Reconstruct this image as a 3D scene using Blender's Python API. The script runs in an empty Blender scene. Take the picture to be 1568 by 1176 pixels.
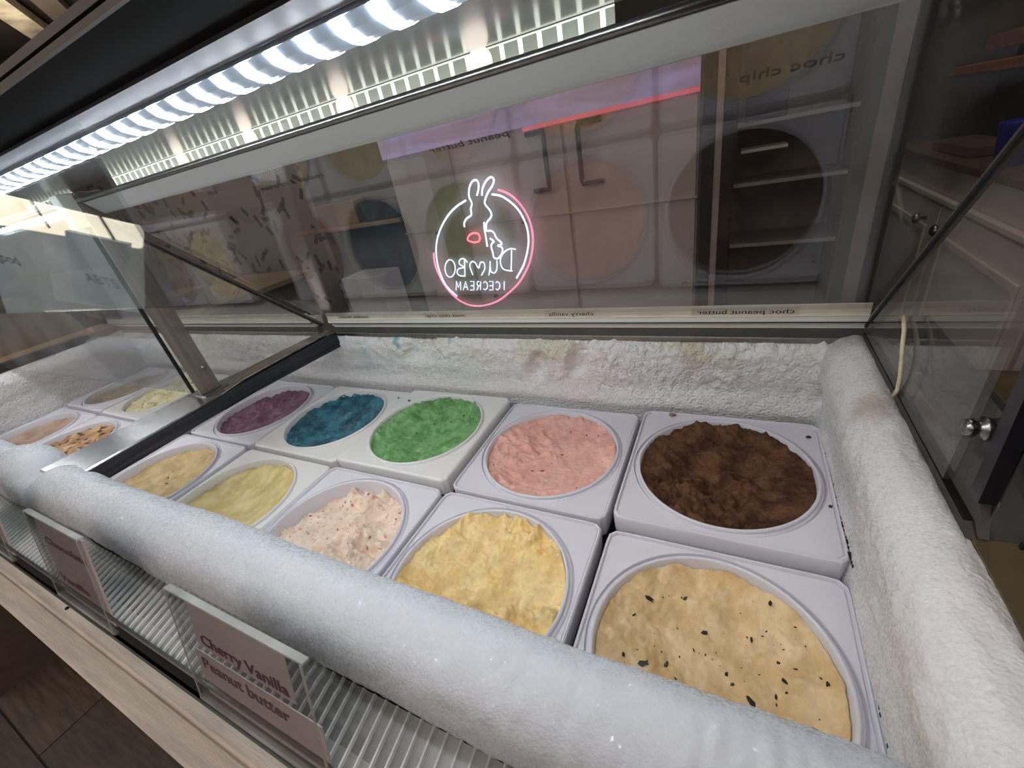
import bpy, math, random
from mathutils import Vector, Matrix, noise, geometry
random.seed(7)
S = 0.24          # one tub pitch in metres; plan unit of this script
ZT = 0.90         # height of the tub tops above the floor
sc = bpy.context.scene
COL = sc.collection

def W(x, y, z): return Vector((x * S, y * S, z * S + ZT))

# ------------------------------------------------------------------ camera
cam_d = bpy.data.cameras.new('camera'); cam = bpy.data.objects.new('camera', cam_d); COL.objects.link(cam)
R3 = ((0.89041454, 0.41832097, -0.17935863), (0.06330468, -0.50405671, -0.86134741), (-0.4507266, 0.75560201, -0.47530109))
m = Matrix.Identity(4)
for i in range(3):
    m[i][0] = R3[0][i]; m[i][1] = -R3[1][i]; m[i][2] = -R3[2][i]
m.translation = W(0.48803780, -1.46298947, 1.72624162)
cam.matrix_world = m
cam_d.sensor_fit = 'HORIZONTAL'; cam_d.sensor_width = 36.0
cam_d.lens = 639.79 / 1568 * 36; cam_d.clip_start = 0.01; cam_d.clip_end = 60
sc.camera = cam

# ------------------------------------------------------------------ world, exposure
wd = bpy.data.worlds.new('world'); sc.world = wd; wd.use_nodes = True
wd.node_tree.nodes['Background'].inputs[0].default_value = (0.9, 0.82, 0.76, 1)
wd.node_tree.nodes['Background'].inputs[1].default_value = 0.10
sc.view_settings.view_transform = 'Standard'; sc.view_settings.look = 'None'
sc.view_settings.exposure = 0.5; sc.view_settings.gamma = 1.0
sc.view_settings.use_curve_mapping = False

def area_lamp(name, loc, rot, sx, sy, power, col):
    ld = bpy.data.lights.new(name, 'AREA'); ld.shape = 'RECTANGLE'; ld.size = sx; ld.size_y = sy
    ld.energy = power; ld.color = col
    o = bpy.data.objects.new(name, ld); COL.objects.link(o); o.location = loc; o.rotation_euler = rot
    return o
# ceiling lamps of the shop: customer side (behind the camera); weak unseen fill lamps on the staff side
area_lamp('shop_light', (-0.2, -1.9, 2.5), (0, 0, 0), 3.0, 2.4, 19, (1.0, 0.86, 0.78))
area_lamp('shop_light', (-3.2, -1.9, 2.5), (0, 0, 0), 2.6, 2.4, 16, (1.0, 0.88, 0.80))
area_lamp('staff_fill', (-0.9, 0.75, 2.5), (0, 0, 0), 2.0, 0.3, 1.2, (1.0, 0.86, 0.78))
area_lamp('staff_fill', (0.25, 1.1, 2.5), (0, 0.2, 0), 0.3, 1.2, 3.2, (1.0, 0.88, 0.78))  # unseen lamp added to brighten the white side cabinet
area_lamp('staff_fill', (-3.2, 0.6, 2.5), (0, 0, 0), 1.2, 0.3, 5.0, (1.0, 0.88, 0.82))

# ------------------------------------------------------------------ materials
def _mat(name):
    M = bpy.data.materials.new(name); M.use_nodes = True
    nt = M.node_tree; b = nt.nodes['Principled BSDF']
    return M, nt, b

def s2l(c):
    return tuple(((v / 255) / 12.92 if v / 255 <= 0.04045 else ((v / 255 + 0.055) / 1.055) ** 2.4) for v in c)

def mat(name, col, rough=0.5, metal=0.0, var=0.06, nscale=30, bump=0.0, bscale=200, spec=0.5, stretch=None, alpha=None, coat=0.0):
    M, nt, b = _mat(name)
    c = s2l(col)
    tc = nt.nodes.new('ShaderNodeTexCoord'); src = tc.outputs['Object']
    if stretch:
        mp = nt.nodes.new('ShaderNodeMapping'); mp.inputs['Scale'].default_value = stretch
        nt.links.new(src, mp.inputs[0]); src = mp.outputs[0]
    n = nt.nodes.new('ShaderNodeTexNoise'); n.inputs['Scale'].default_value = nscale; n.inputs['Detail'].default_value = 4
    nt.links.new(src, n.inputs['Vector'])
    r = nt.nodes.new('ShaderNodeValToRGB')
    r.color_ramp.elements[0].position = 0.3; r.color_ramp.elements[1].position = 0.7
    r.color_ramp.elements[0].color = (*[max(0, v * (1 - var * 2)) for v in c], 1)
    r.color_ramp.elements[1].color = (*[min(1, v * (1 + var)) for v in c], 1)
    nt.links.new(n.outputs['Fac'], r.inputs[0]); nt.links.new(r.outputs[0], b.inputs['Base Color'])
    b.inputs['Roughness'].default_value = rough; b.inputs['Metallic'].default_value = metal
    b.inputs['Specular IOR Level'].default_value = spec
    if coat: b.inputs['Coat Weight'].default_value = coat
    if bump:
        n2 = nt.nodes.new('ShaderNodeTexNoise'); n2.inputs['Scale'].default_value = bscale; n2.inputs['Detail'].default_value = 3
        nt.links.new(src, n2.inputs['Vector'])
        bp = nt.nodes.new('ShaderNodeBump'); bp.inputs['Strength'].default_value = bump; bp.inputs['Distance'].default_value = 0.002
        nt.links.new(n2.outputs['Fac'], bp.inputs['Height']); nt.links.new(bp.outputs[0], b.inputs['Normal'])
    return M

def emis(name, col, strength):
    M, nt, b = _mat(name)
    b.inputs['Base Color'].default_value = (*col, 1)
    b.inputs['Emission Color'].default_value = (*col, 1); b.inputs['Emission Strength'].default_value = strength
    n = nt.nodes.new('ShaderNodeTexNoise'); n.inputs['Scale'].default_value = 60
    r = nt.nodes.new('ShaderNodeMapRange'); r.inputs['To Min'].default_value = 0.3; r.inputs['To Max'].default_value = 0.5
    nt.links.new(n.outputs['Fac'], r.inputs[0]); nt.links.new(r.outputs[0], b.inputs['Roughness'])
    return M

def glass(name, tint=(0.96, 0.97, 0.97), refl=1.5, rough=0.01, haze=0.0, ior=1.5, dcol=(0.8, 0.8, 0.8)):
    M, nt, b = _mat(name); N = nt.nodes; L = nt.links
    N.remove(b); out = N['Material Output']
    tr = N.new('ShaderNodeBsdfTransparent'); tr.inputs[0].default_value = (*tint, 1)
    gl = N.new('ShaderNodeBsdfGlossy'); gl.inputs['Roughness'].default_value = rough
    lw = N.new('ShaderNodeLayerWeight'); lw.inputs['Blend'].default_value = 0.5     # facing: 1 - cos, the same from both sides
    pw = N.new('ShaderNodeMath'); pw.operation = 'POWER'; pw.inputs[1].default_value = 5.0; L.new(lw.outputs['Facing'], pw.inputs[0])
    f0 = ((ior - 1) / (ior + 1)) ** 2 * refl
    mu = N.new('ShaderNodeMath'); mu.operation = 'MULTIPLY_ADD'; mu.inputs[1].default_value = 1 - f0; mu.inputs[2].default_value = f0; mu.use_clamp = True
    L.new(pw.outputs[0], mu.inputs[0])
    mx = N.new('ShaderNodeMixShader'); L.new(mu.outputs[0], mx.inputs[0]); L.new(tr.outputs[0], mx.inputs[1]); L.new(gl.outputs[0], mx.inputs[2])
    last = mx
    if haze:
        df = N.new('ShaderNodeBsdfDiffuse'); df.inputs[0].default_value = (*dcol, 1)
        tc = N.new('ShaderNodeTexCoord'); n = N.new('ShaderNodeTexNoise'); n.inputs['Scale'].default_value = 9; n.inputs['Detail'].default_value = 6
        L.new(tc.outputs['Object'], n.inputs['Vector'])
        mr = N.new('ShaderNodeMapRange'); mr.inputs['From Min'].default_value = 0.35; mr.inputs['From Max'].default_value = 0.75
        mr.inputs['To Min'].default_value = haze * 0.3; mr.inputs['To Max'].default_value = haze * 1.6
        L.new(n.outputs['Fac'], mr.inputs[0])
        m2 = N.new('ShaderNodeMixShader'); L.new(mr.outputs[0], m2.inputs[0]); L.new(mx.outputs[0], m2.inputs[1]); L.new(df.outputs[0], m2.inputs[2])
        last = m2
    L.new(last.outputs[0], out.inputs[0])
    return M

def vcol_mat(name, rough, grain=0.25, gscale=90, bump=0.5, bscale=150, dist=0.002, spec=0.4, sparkle=False, aniso=None, sss=0.0, bump2=0.0, b2scale=700):
    """colour comes from the mesh's own 'Col' attribute, times a fine procedural grain"""
    M, nt, b = _mat(name); N = nt.nodes; L = nt.links
    at = N.new('ShaderNodeAttribute'); at.attribute_name = 'Col'
    tc = N.new('ShaderNodeTexCoord'); src = tc.outputs['Object']
    if aniso:
        mp = N.new('ShaderNodeMapping'); mp.inputs['Scale'].default_value = aniso; L.new(src, mp.inputs[0]); src = mp.outputs[0]
    n = N.new('ShaderNodeTexNoise'); n.inputs['Scale'].default_value = gscale; n.inputs['Detail'].default_value = 6; n.inputs['Roughness'].default_value = 0.65
    L.new(src, n.inputs['Vector'])
    mr = N.new('ShaderNodeMapRange'); mr.inputs['From Min'].default_value = 0.3; mr.inputs['From Max'].default_value = 0.7
    mr.inputs['To Min'].default_value = 1 - grain; mr.inputs['To Max'].default_value = 1 + grain * 0.4
    L.new(n.outputs['Fac'], mr.inputs[0])
    mul = N.new('ShaderNodeVectorMath'); mul.operation = 'SCALE'; L.new(at.outputs['Color'], mul.inputs[0]); L.new(mr.outputs[0], mul.inputs['Scale'])
    L.new(mul.outputs[0], b.inputs['Base Color'])
    b.inputs['Roughness'].default_value = rough; b.inputs['Specular IOR Level'].default_value = spec
    if sss:
        b.inputs['Subsurface Weight'].default_value = sss; b.inputs['Subsurface Radius'].default_value = (1, .9, .8); b.inputs['Subsurface Scale'].default_value = 0.004
    n2 = N.new('ShaderNodeTexNoise'); n2.inputs['Scale'].default_value = bscale; n2.inputs['Detail'].default_value = 5; n2.inputs['Roughness'].default_value = 0.6
    L.new(src, n2.inputs['Vector'])
    bp = N.new('ShaderNodeBump'); bp.inputs['Strength'].default_value = bump; bp.inputs['Distance'].default_value = dist
    L.new(n2.outputs['Fac'], bp.inputs['Height'])
    nrm = bp.outputs[0]
    if bump2:
        v = N.new('ShaderNodeTexVoronoi'); v.feature = 'SMOOTH_F1'; v.inputs['Scale'].default_value = b2scale
        L.new(tc.outputs['Object'], v.inputs['Vector'])
        bq = N.new('ShaderNodeBump'); bq.inputs['Strength'].default_value = bump2; bq.inputs['Distance'].default_value = dist; bq.invert = True
        L.new(v.outputs['Distance'], bq.inputs['Height']); L.new(nrm, bq.inputs['Normal']); nrm = bq.outputs[0]
    L.new(nrm, b.inputs['Normal'])
    if sparkle:
        # icy facets: each cell of the coat gets its own random tilt and glints
        v = N.new('ShaderNodeTexVoronoi'); v.inputs['Scale'].default_value = 620; L.new(tc.outputs['Object'], v.inputs['Vector'])
        sb = N.new('ShaderNodeVectorMath'); sb.operation = 'SUBTRACT'; sb.inputs[1].default_value = (0.5, 0.5, 0.5); L.new(v.outputs['Color'], sb.inputs[0])
        sl_ = N.new('ShaderNodeVectorMath'); sl_.operation = 'SCALE'; sl_.inputs['Scale'].default_value = 1.3; L.new(sb.outputs[0], sl_.inputs[0])
        ge = N.new('ShaderNodeNewGeometry'); ad = N.new('ShaderNodeVectorMath'); ad.operation = 'ADD'; L.new(ge.outputs['Normal'], ad.inputs[0]); L.new(sl_.outputs[0], ad.inputs[1])
        nz_ = N.new('ShaderNodeVectorMath'); nz_.operation = 'NORMALIZE'; L.new(ad.outputs[0], nz_.inputs[0]); L.new(nz_.outputs[0], b.inputs['Coat Normal'])
        b.inputs['Coat Weight'].default_value = 0.7; b.inputs['Coat Roughness'].default_value = 0.10; b.inputs['Coat IOR'].default_value = 1.35
    return M

M_plastic = mat('white_plastic', (220, 219, 227), 0.42, var=0.015, nscale=12, bump=0.03, bscale=400)
M_plastic2 = mat('white_plastic_plain', (226, 226, 225), 0.40, var=0.015, nscale=12, bump=0.03, bscale=400)
M_frost = vcol_mat('frost', 0.6, grain=0.05, gscale=300, bump=0.5, bscale=420, dist=0.0012, sparkle=True, bump2=0.10, b2scale=900)
M_frost_wall = vcol_mat('frost_wall', 0.6, grain=0.10, gscale=120, bump=0.8, bscale=170, dist=0.003, sparkle=True, bump2=0.8, b2scale=300)
M_frost_side = vcol_mat('frost_side', 0.6, grain=0.07, gscale=160, bump=0.6, bscale=260, dist=0.002, sparkle=True, bump2=0.35, b2scale=420)
M_steel = mat('brushed_steel', (150, 148, 146), 0.30, 1.0, var=0.10, nscale=14, bump=0.04, bscale=300, stretch=(8, 0.6, 8))
M_steel_dark = mat('dark_steel', (92, 86, 84), 0.38, 1.0, var=0.15, nscale=18, bump=0.05, bscale=200)
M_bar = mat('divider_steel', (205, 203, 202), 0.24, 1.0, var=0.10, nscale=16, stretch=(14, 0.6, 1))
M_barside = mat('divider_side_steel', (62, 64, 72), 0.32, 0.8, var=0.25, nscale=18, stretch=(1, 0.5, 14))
M_alu = mat('canopy_aluminium', (168, 171, 176), 0.22, 0.55, var=0.05, nscale=8, stretch=(0.5, 4, 4))
M_rail = mat('rail_aluminium', (226, 224, 216), 0.40, 0.0, var=0.03, nscale=10, stretch=(0.3, 4, 4))
M_raildark = mat('rail_recess', (88, 88, 84), 0.5, 0.4, var=0.1)
M_strip = mat('cream_label_strip', (236, 230, 214), 0.5, var=0.05, nscale=20)
M_fascia = mat('grey_white_fascia', (150, 148, 144), 0.5, var=0.02, nscale=6)
M_black = mat('matt_black', (24, 23, 26), 0.6, var=0.2)
M_blackboard = mat('black_canopy_board', (18, 16, 17), 0.9, var=0.12, nscale=20, spec=0.08)
M_trim = mat('brown_trim', (104, 96, 86), 0.5, var=0.1)
M_ink = mat('black_ink', (22, 20, 22), 0.7, var=0.05)
M_inkred = mat('dark_red_ink', (132, 22, 52), 0.7, var=0.15, nscale=300)
M_card = mat('pinkish_card', (228, 206, 210), 0.75, var=0.03, nscale=60)
M_wood_white = mat('whitewashed_wood', (242, 232, 222), 0.6, var=0.10, nscale=9, bump=0.25, bscale=60, stretch=(1.2, 14, 14))
M_batten = mat('cream_batten', (224, 212, 190), 0.6, var=0.08, nscale=9, stretch=(1, 8, 8))
M_glass = glass('clear_glass', (0.95, 0.955, 0.955), 1.35, 0.006, haze=0.012, ior=1.55)
M_glass_end = glass('end_glass', (0.93, 0.92, 0.91), 1.0, 0.01, haze=0.02)
M_glass_haze = glass('hazy_glass', (0.88, 0.89, 0.89), 1.6, 0.02, haze=0.06)
M_acrylic = glass('clear_acrylic', (0.95, 0.965, 0.95), 1.2, 0.05, haze=0.03)
M_acrylic_edge = glass('acrylic_edge', (0.86, 0.90, 0.84), 2.0, 0.10, haze=0.45)
M_ribs = glass('ribbed_acrylic', (0.80, 0.83, 0.80), 3.0, 0.15, haze=0.75)
M_shelf = glass('shelf_acrylic', (0.80, 0.84, 0.81), 1.2, 0.10, haze=0.22)
M_glassedge = mat('polished_glass_edge', (120, 116, 112), 0.25, 0.6, var=0.1)
M_gasket = mat('blue_black_gasket', (14, 15, 24), 0.35, var=0.1)
M_cord_refl = mat('cream_cord_reflection', (222, 208, 176), 0.5, var=0.1, nscale=200)
M_chip = mat('dark_chocolate', (30, 24, 26), 0.5, var=0.3, nscale=200)
M_redbit = mat('red_cherry', (190, 50, 62), 0.4, var=0.2, nscale=200)
M_choc = mat('brown_crumb', (60, 36, 22), 0.6, var=0.3, nscale=200)
M_led = emis('led_cool_white', (0.90, 0.96, 1.0), 33.0)
M_led_body = emis('led_lens_glow', (0.36, 0.43, 0.52), 0.35)
M_rib_refl = emis('rib_reflection', (0.93, 0.96, 0.78), 0.75)
M_refl_back = mat('reflection_back', (150, 152, 134), 0.4, 0.2, var=0.1)
M_downlight_refl = emis('downlight_reflection', (1.0, 0.86, 0.72), 0.85)
M_neon_w = emis('neon_white', (0.74, 0.82, 1.0), 1.1)
M_neon_p = emis('neon_pink', (1.0, 0.32, 0.48), 0.9)
M_neon_r = emis('neon_red', (1.0, 0.22, 0.28), 1.2)

# ------------------------------------------------------------------ object helpers
def link(o, parent=None):
    COL.objects.link(o)
    if parent: o.parent = parent
    return o

def world_of(o):
    v = Vector((0, 0, 0))
    while o: v += o.location; o = o.parent
    return v

def thing(name, loc, label, cat, group=None, kind=None):
    o = bpy.data.objects.new(name, None); o.empty_display_size = 0.05; COL.objects.link(o); o.location = W(*loc)
    o['label'] = label; o['category'] = cat
    if group: o['group'] = group
    if kind: o['kind'] = kind
    return o

class MB:
    def __init__(s): s.v = []; s.f = []; s.c = []
    def add(s, vs, fs, col=None):
        k = len(s.v); s.v += [tuple(v) for v in vs]; s.f += [tuple(i + k for i in f) for f in fs]
        if col is not None: s.c += [col] * len(vs)
        return s
    def box(s, x0, x1, y0, y1, z0, z1):
        return s.add([(x0, y0, z0), (x1, y0, z0), (x1, y1, z0), (x0, y1, z0), (x0, y0, z1), (x1, y0, z1), (x1, y1, z1), (x0, y1, z1)],
                     [(0, 3, 2, 1), (4, 5, 6, 7), (0, 1, 5, 4), (1, 2, 6, 5), (2, 3, 7, 6), (3, 0, 4, 7)])
    def prism(s, pts, a, b, axis='x'):
        """polygon in the plane across axis, from a to b"""
        n = len(pts)
        def P(t, p): return (t, p[0], p[1]) if axis == 'x' else ((p[0], t, p[1]) if axis == 'y' else (p[0], p[1], t))
        vs = [P(a, p) for p in pts] + [P(b, p) for p in pts]
        fs = [tuple(range(n))[::-1], tuple(range(n, 2 * n))] + [(i, (i + 1) % n, n + (i + 1) % n, n + i) for i in range(n)]
        return s.add(vs, fs)
    def slab(s, A, B, Cc, D, t):
        """quad A B C D thickened along its normal by t (t a number)"""
        A, B, Cc, D = map(Vector, (A, B, Cc, D)); n = (B - A).cross(D - A).normalized() * t
        return s.add([A, B, Cc, D, A + n, B + n, Cc + n, D + n], [(0, 3, 2, 1), (4, 5, 6, 7), (0, 1, 5, 4), (1, 2, 6, 5), (2, 3, 7, 6), (3, 0, 4, 7)])
    def tube(s, pts, r, n=6, closed=False, cap=True):
        P = [Vector(p) for p in pts]; L = len(P); k = len(s.v); up0 = None
        for i, p in enumerate(P):
            a = P[(i - 1) % L] if (closed or i > 0) else p; b = P[(i + 1) % L] if (closed or i < L - 1) else p
            d = (b - a).normalized()
            if up0 is None: up0 = Vector((0, 0, 1)) if abs(d.z) < 0.9 else Vector((1, 0, 0))
            e = (up0 - d * up0.dot(d)).normalized(); up0 = e; g = d.cross(e)
            rr = r[i] if isinstance(r, (list, tuple)) else r
            for j in range(n):
                t = 2 * math.pi * j / n; s.v.append(tuple(p + e * math.cos(t) * rr + g * math.sin(t) * rr))
        for i in range(L if closed else L - 1):
            for j in range(n):
                a = k + i * n + j; b = k + i * n + (j + 1) % n; c = k + ((i + 1) % L) * n + (j + 1) % n; d = k + ((i + 1) % L) * n + j
                s.f.append((a, b, c, d))
        if cap and not closed:
            s.f.append(tuple(range(k, k + n))[::-1]); s.f.append(tuple(range(k + (L - 1) * n, k + L * n)))
        return s
    def rings(s, rings, cap0=False, cap1=False):
        k = len(s.v); n = len(rings[0])
        for r in rings: s.v += [tuple(p) for p in r]
        for i in range(len(rings) - 1):
            for j in range(n):
                s.f.append((k + i * n + j, k + i * n + (j + 1) % n, k + (i + 1) * n + (j + 1) % n, k + (i + 1) * n + j))
        if cap0: s.f.append(tuple(range(k, k + n))[::-1])
        if cap1: s.f.append(tuple(range(k + (len(rings) - 1) * n, k + len(rings) * n)))
        return s
    def lathe(s, prof, n=16, at=(0, 0, 0), axis='z'):
        rs = []
        for r, h in prof:
            ring = []
            for j in range(n):
                t = 2 * math.pi * j / n; a, b = r * math.cos(t), r * math.sin(t)
                p = {'z': (a, b, h), 'x': (h, a, b), 'y': (a, h, -b)}[axis]
                ring.append((p[0] + at[0], p[1] + at[1], p[2] + at[2]))
            rs.append(ring)
        return s.rings(rs, True, True)
    def mesh(s, name, mt, origin=Vector((0, 0, 0)), smooth=False, local=False):
        me = bpy.data.meshes.new(name)
        if local: vs = [(v[0] * S, v[1] * S, v[2] * S) for v in s.v]
        else: vs = [tuple(W(*v) - origin) for v in s.v]
        me.from_pydata(vs, [], s.f); me.materials.append(mt)
        if smooth: me.polygons.foreach_set('use_smooth', [True] * len(me.polygons))
        if s.c and len(s.c) == len(s.v):
            a = me.color_attributes.new('Col', 'FLOAT_COLOR', 'POINT')
            a.data.foreach_set('color', [q for c in s.c for q in (c[0], c[1], c[2], 1.0)])
        me.update()
        return me
    def part(s, name, mt, parent=None, smooth=False, label=None, local=False, bevel=0.0, kind=None, recalc=True):
        org = world_of(parent) if parent else Vector((0, 0, 0))
        me = s.mesh(name, mt, org, smooth, local)
        if recalc:
            import bmesh
            b = bmesh.new(); b.from_mesh(me); bmesh.ops.recalc_face_normals(b, faces=b.faces); b.to_mesh(me); b.free()
        o = bpy.data.objects.new(name, me); link(o, parent)
        if label: o['label'] = label
        if kind: o['kind'] = kind
        if bevel:
            md = o.modifiers.new('bevel', 'BEVEL'); md.width = bevel * S; md.segments = 2; md.limit_method = 'ANGLE'
        return o

def tag(o, label, cat, group=None, kind=None):
    o['label'] = label; o['category'] = cat
    if group: o['group'] = group
    if kind: o['kind'] = kind
    return o

def solo(mb, name, mt, org, label, cat, group=None, smooth=False, bevel=0.0):
    """a thing that is one mesh, its origin at org"""
    me = mb.mesh(name, mt, W(*org), smooth); o = bpy.data.objects.new(name, me); COL.objects.link(o); o.location = W(*org)
    if bevel:
        md = o.modifiers.new('bevel', 'BEVEL'); md.width = bevel * S; md.segments = 2; md.limit_method = 'ANGLE'
    return tag(o, label, cat, group)

def struct(mb, name, mt, parent=None, smooth=False):
    o = mb.part(name, mt, parent, smooth)
    if not parent: o['kind'] = 'structure'
    return o

def text_part(txt, name, mt, parent, origin, ex, ey, height, depth=0.0006, width=None, label=None):
    """flat lettering in the plane (ex, ey) from its left baseline corner; origin in plan units"""
    cu = bpy.data.curves.new('t', 'FONT'); cu.body = txt; cu.size = 1.0; cu.resolution_u = 3; cu.offset = 0.018 if mt.name.startswith('dark_red') else 0.004
    to = bpy.data.objects.new('t', cu); COL.objects.link(to)
    dg = bpy.context.evaluated_depsgraph_get(); dg.update()
    me = bpy.data.meshes.new_from_object(to.evaluated_get(dg))
    bpy.data.objects.remove(to)
    xs = [v.co.x for v in me.vertices]; x0, x1 = min(xs), max(xs)
    k = height / 0.7; kx = k if width is None else width / (x1 - x0)
    ex = Vector(ex).normalized(); ey = Vector(ey).normalized(); nn = ex.cross(ey).normalized()
    o0 = Vector(origin); org = world_of(parent)
    n = len(me.vertices); base = []
    for v in me.vertices: base.append(o0 + ex * (v.co.x - x0) * kx + ey * v.co.y * k)
    vs = [tuple(W(*p) - org) for p in base] + [tuple(W(*p) - org + nn * depth) for p in base]
    fs = [tuple(p.vertices) for p in me.polygons]; fs = fs + [tuple(i + n for i in f)[::-1] for f in fs]
    m2 = bpy.data.meshes.new(name); m2.from_pydata(vs, [], fs); m2.materials.append(mt); m2.update()
    o = bpy.data.objects.new(name, m2); link(o, parent)
    if label: o['label'] = label
    return o

def fbm(x, y, z, o=4):
    v = 0; a = 0.5
    for i in range(o):
        v += a * noise.noise((x, y, z)); x *= 2.03; y *= 2.03; z *= 2.03; a *= 0.5
    return v

def sstep(a, b, x):
    t = max(0, min(1, (x - a) / (b - a))); return t * t * (3 - 2 * t)

def mixc(a, b, t): return tuple(a[i] + (b[i] - a[i]) * t for i in range(3))

# ================================================================== SETTING
FZ = -ZT / S   # floor height in plan units
mf = MB().box(-30, 14, -14, 12, FZ - 0.1, FZ - 0.012)
M_floorbase = mat('floor_joint', (38, 32, 28), 0.7, var=0.1)
floor = struct(mf, 'floor', M_floorbase)
M_planks = [mat('floor_plank_%d' % i, c, 0.45, var=0.22, nscale=5, bump=0.1, bscale=40, stretch=(1.5, 14, 14)) for i, c in enumerate([(88, 76, 66), (70, 60, 52), (98, 85, 73)])]
pm = [MB().box(0.01, 4.99, 0.012, 0.738, -0.02, 0).mesh('plank', M_planks[i], local=True) for i in range(3)]
for r in range(5):
    for c in range(5):
        o = bpy.data.objects.new('plank', pm[(r * 2 + c + r // 2) % 3]); link(o, floor)
        o.location = W(-17 + c * 5 + (r * 1.7) % 5, -4.6 + r * 0.75, FZ)
M_wall = mat('plaster_wall', (120, 112, 106), 0.8, var=0.05, nscale=4)
M_walld = mat('dark_wall', (58, 55, 50), 0.8, var=0.15, nscale=3)
M_ceil = mat('brown_ceiling', (84, 72, 68), 0.8, var=0.2, nscale=3)
struct(MB().box(-6.0, 14, 8.3, 8.5, FZ, 7.4), 'wall_back', M_walld)
wp = struct(MB().box(-30, -6.0, 7.2, 7.4, FZ, 7.4), 'wall_back_left', mat('beige_pattern_wall', (150, 138, 132), 0.7, var=0.05, nscale=3))
struct(MB().box(-30, 14, -14.2, -14, FZ, 7.4), 'wall_front', M_wall)
struct(MB().box(-30.2, -30, -14, 12, FZ, 7.4), 'wall_left', M_wall)
struct(MB().box(7.0, 7.2, -14, 12, FZ, 7.4), 'wall_right', M_walld)
ceiling = struct(MB().box(-30, 14, -14, 12, 7.2, 7.4), 'ceiling', M_ceil)
# confetti dashes printed on the wall behind the left half
md = MB(); rr = random.Random(4)
for i in range(520):
    x = rr.uniform(-28, -7); z = rr.uniform(-1.5, 5.5); a = rr.uniform(0, math.pi); l = rr.uniform(0.13, 0.20); w = 0.06
    ux, uz = math.cos(a), math.sin(a)
    q = [(x + ux * l * s1 - uz * w * s2, 7.195, z + uz * l * s1 + ux * w * s2) for s1, s2 in ((-1, -1), (1, -1), (1, 1), (-1, 1))]
    md.slab(*q, -0.004)
o = md.part('confetti_dash', mat('dark_confetti', (96, 86, 88), 0.7), wp, kind='stuff')
# ceiling beams seen above the canopy
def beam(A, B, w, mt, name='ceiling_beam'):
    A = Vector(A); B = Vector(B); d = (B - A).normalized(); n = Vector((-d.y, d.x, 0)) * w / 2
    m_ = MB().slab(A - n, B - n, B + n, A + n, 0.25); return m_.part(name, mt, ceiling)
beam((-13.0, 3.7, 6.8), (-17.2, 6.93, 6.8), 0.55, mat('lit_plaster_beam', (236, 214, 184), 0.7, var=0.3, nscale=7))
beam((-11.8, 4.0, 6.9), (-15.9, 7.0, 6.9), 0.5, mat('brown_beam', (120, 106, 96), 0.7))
for cx_ in (-12.2,):
    area_lamp('beam_fill', W(-14.5, 4.6, 4.6), (math.pi, 0, 0), 0.9, 0.3, 4, (1.0, 0.9, 0.76))  # unseen lamp added under the ceiling beams to brighten them

# ================================================================== DISPLAY FREEZER
XL, XR = -7.05, 1.125
frz = thing('display_freezer', (-3, 0, FZ), 'long glass-topped ice cream display freezer with frosted rims and lit canopy', 'freezer')
P = lambda mb, name, mt, **k: mb.part(name, mt, frz, **k)
# cabinet body below the tubs
b = MB().box(XL - 0.2, XR + 0.1, -1.16, -1.12, FZ, 0.34); P(b, 'front_panel', M_steel_dark)
b = MB().box(XL - 0.2, XR + 0.1, 1.08, 1.12, FZ, 0.56); P(b, 'rear_panel', M_steel_dark)
P(MB().box(XR + 0.06, XR + 0.1, -1.12, 1.08, FZ, 0.555), 'end_panel', M_steel_dark); P(MB().box(XL - 0.2, XL - 0.16, -1.12, 1.08, FZ, 0.56), 'end_panel', M_steel_dark)
M_well = mat('well_floor', (70, 70, 74), 0.6)
P(MB().box(XL - 0.16, XR + 0.06, -1.12, 1.08, -0.95, -0.90), 'well_floor', M_well)
# steel rim round the well
P(MB().box(XL, XR + 0.17, 1.0, 1.16, 0.56, 0.60), 'rear_rim', M_steel, bevel=0.01)
P(MB().box(XR - 0.02, XR + 0.17, -0.95, 1.0, 0.555, 0.595), 'side_rim', M_steel_dark, bevel=0.01)

M_olive = mat('olive_steel', (98, 86, 62), 0.42, 0.1, var=0.3, nscale=10)
P(MB().box(XR - 0.01, XR + 0.36, -1.30, -0.29, 0.596, 0.604), 'corner_plate', M_olive, label='dull olive corner plate beyond the right frost roll')
# --- frost -----------------------------------------------------------------
FW = (0.70, 0.72, 0.76)
def frost_sweep(name, prof, ts, place, disp, colf, mt, label):
    """prof: open profile [(a, h)], swept along ts; place(t, a, h) gives the point"""
    n = len(prof); mbx = MB()
    # profile normals
    nr = []
    for i in range(n):
        a = prof[max(0, i - 1)]; c = prof[min(n - 1, i + 1)]; dx, dz = c[0] - a[0], c[1] - a[1]; l = math.hypot(dx, dz) or 1
        nr.append((-dz / l, dx / l))
    for t in ts:
        for i, (a, h) in enumerate(prof):
            d = disp(t, a, h, i / (n - 1))
            p = place(t, a + nr[i][0] * d, h + nr[i][1] * d)
            mbx.v.append(p); mbx.c.append(colf(p, i / (n - 1)))
    for k in range(len(ts) - 1):
        for i in range(n - 1):
            q = k * n + i; mbx.f.append((q, q + 1, q + n + 1, q + n))
    return mbx.part(name, mt, frz, smooth=True, label=label, recalc=False)

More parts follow.
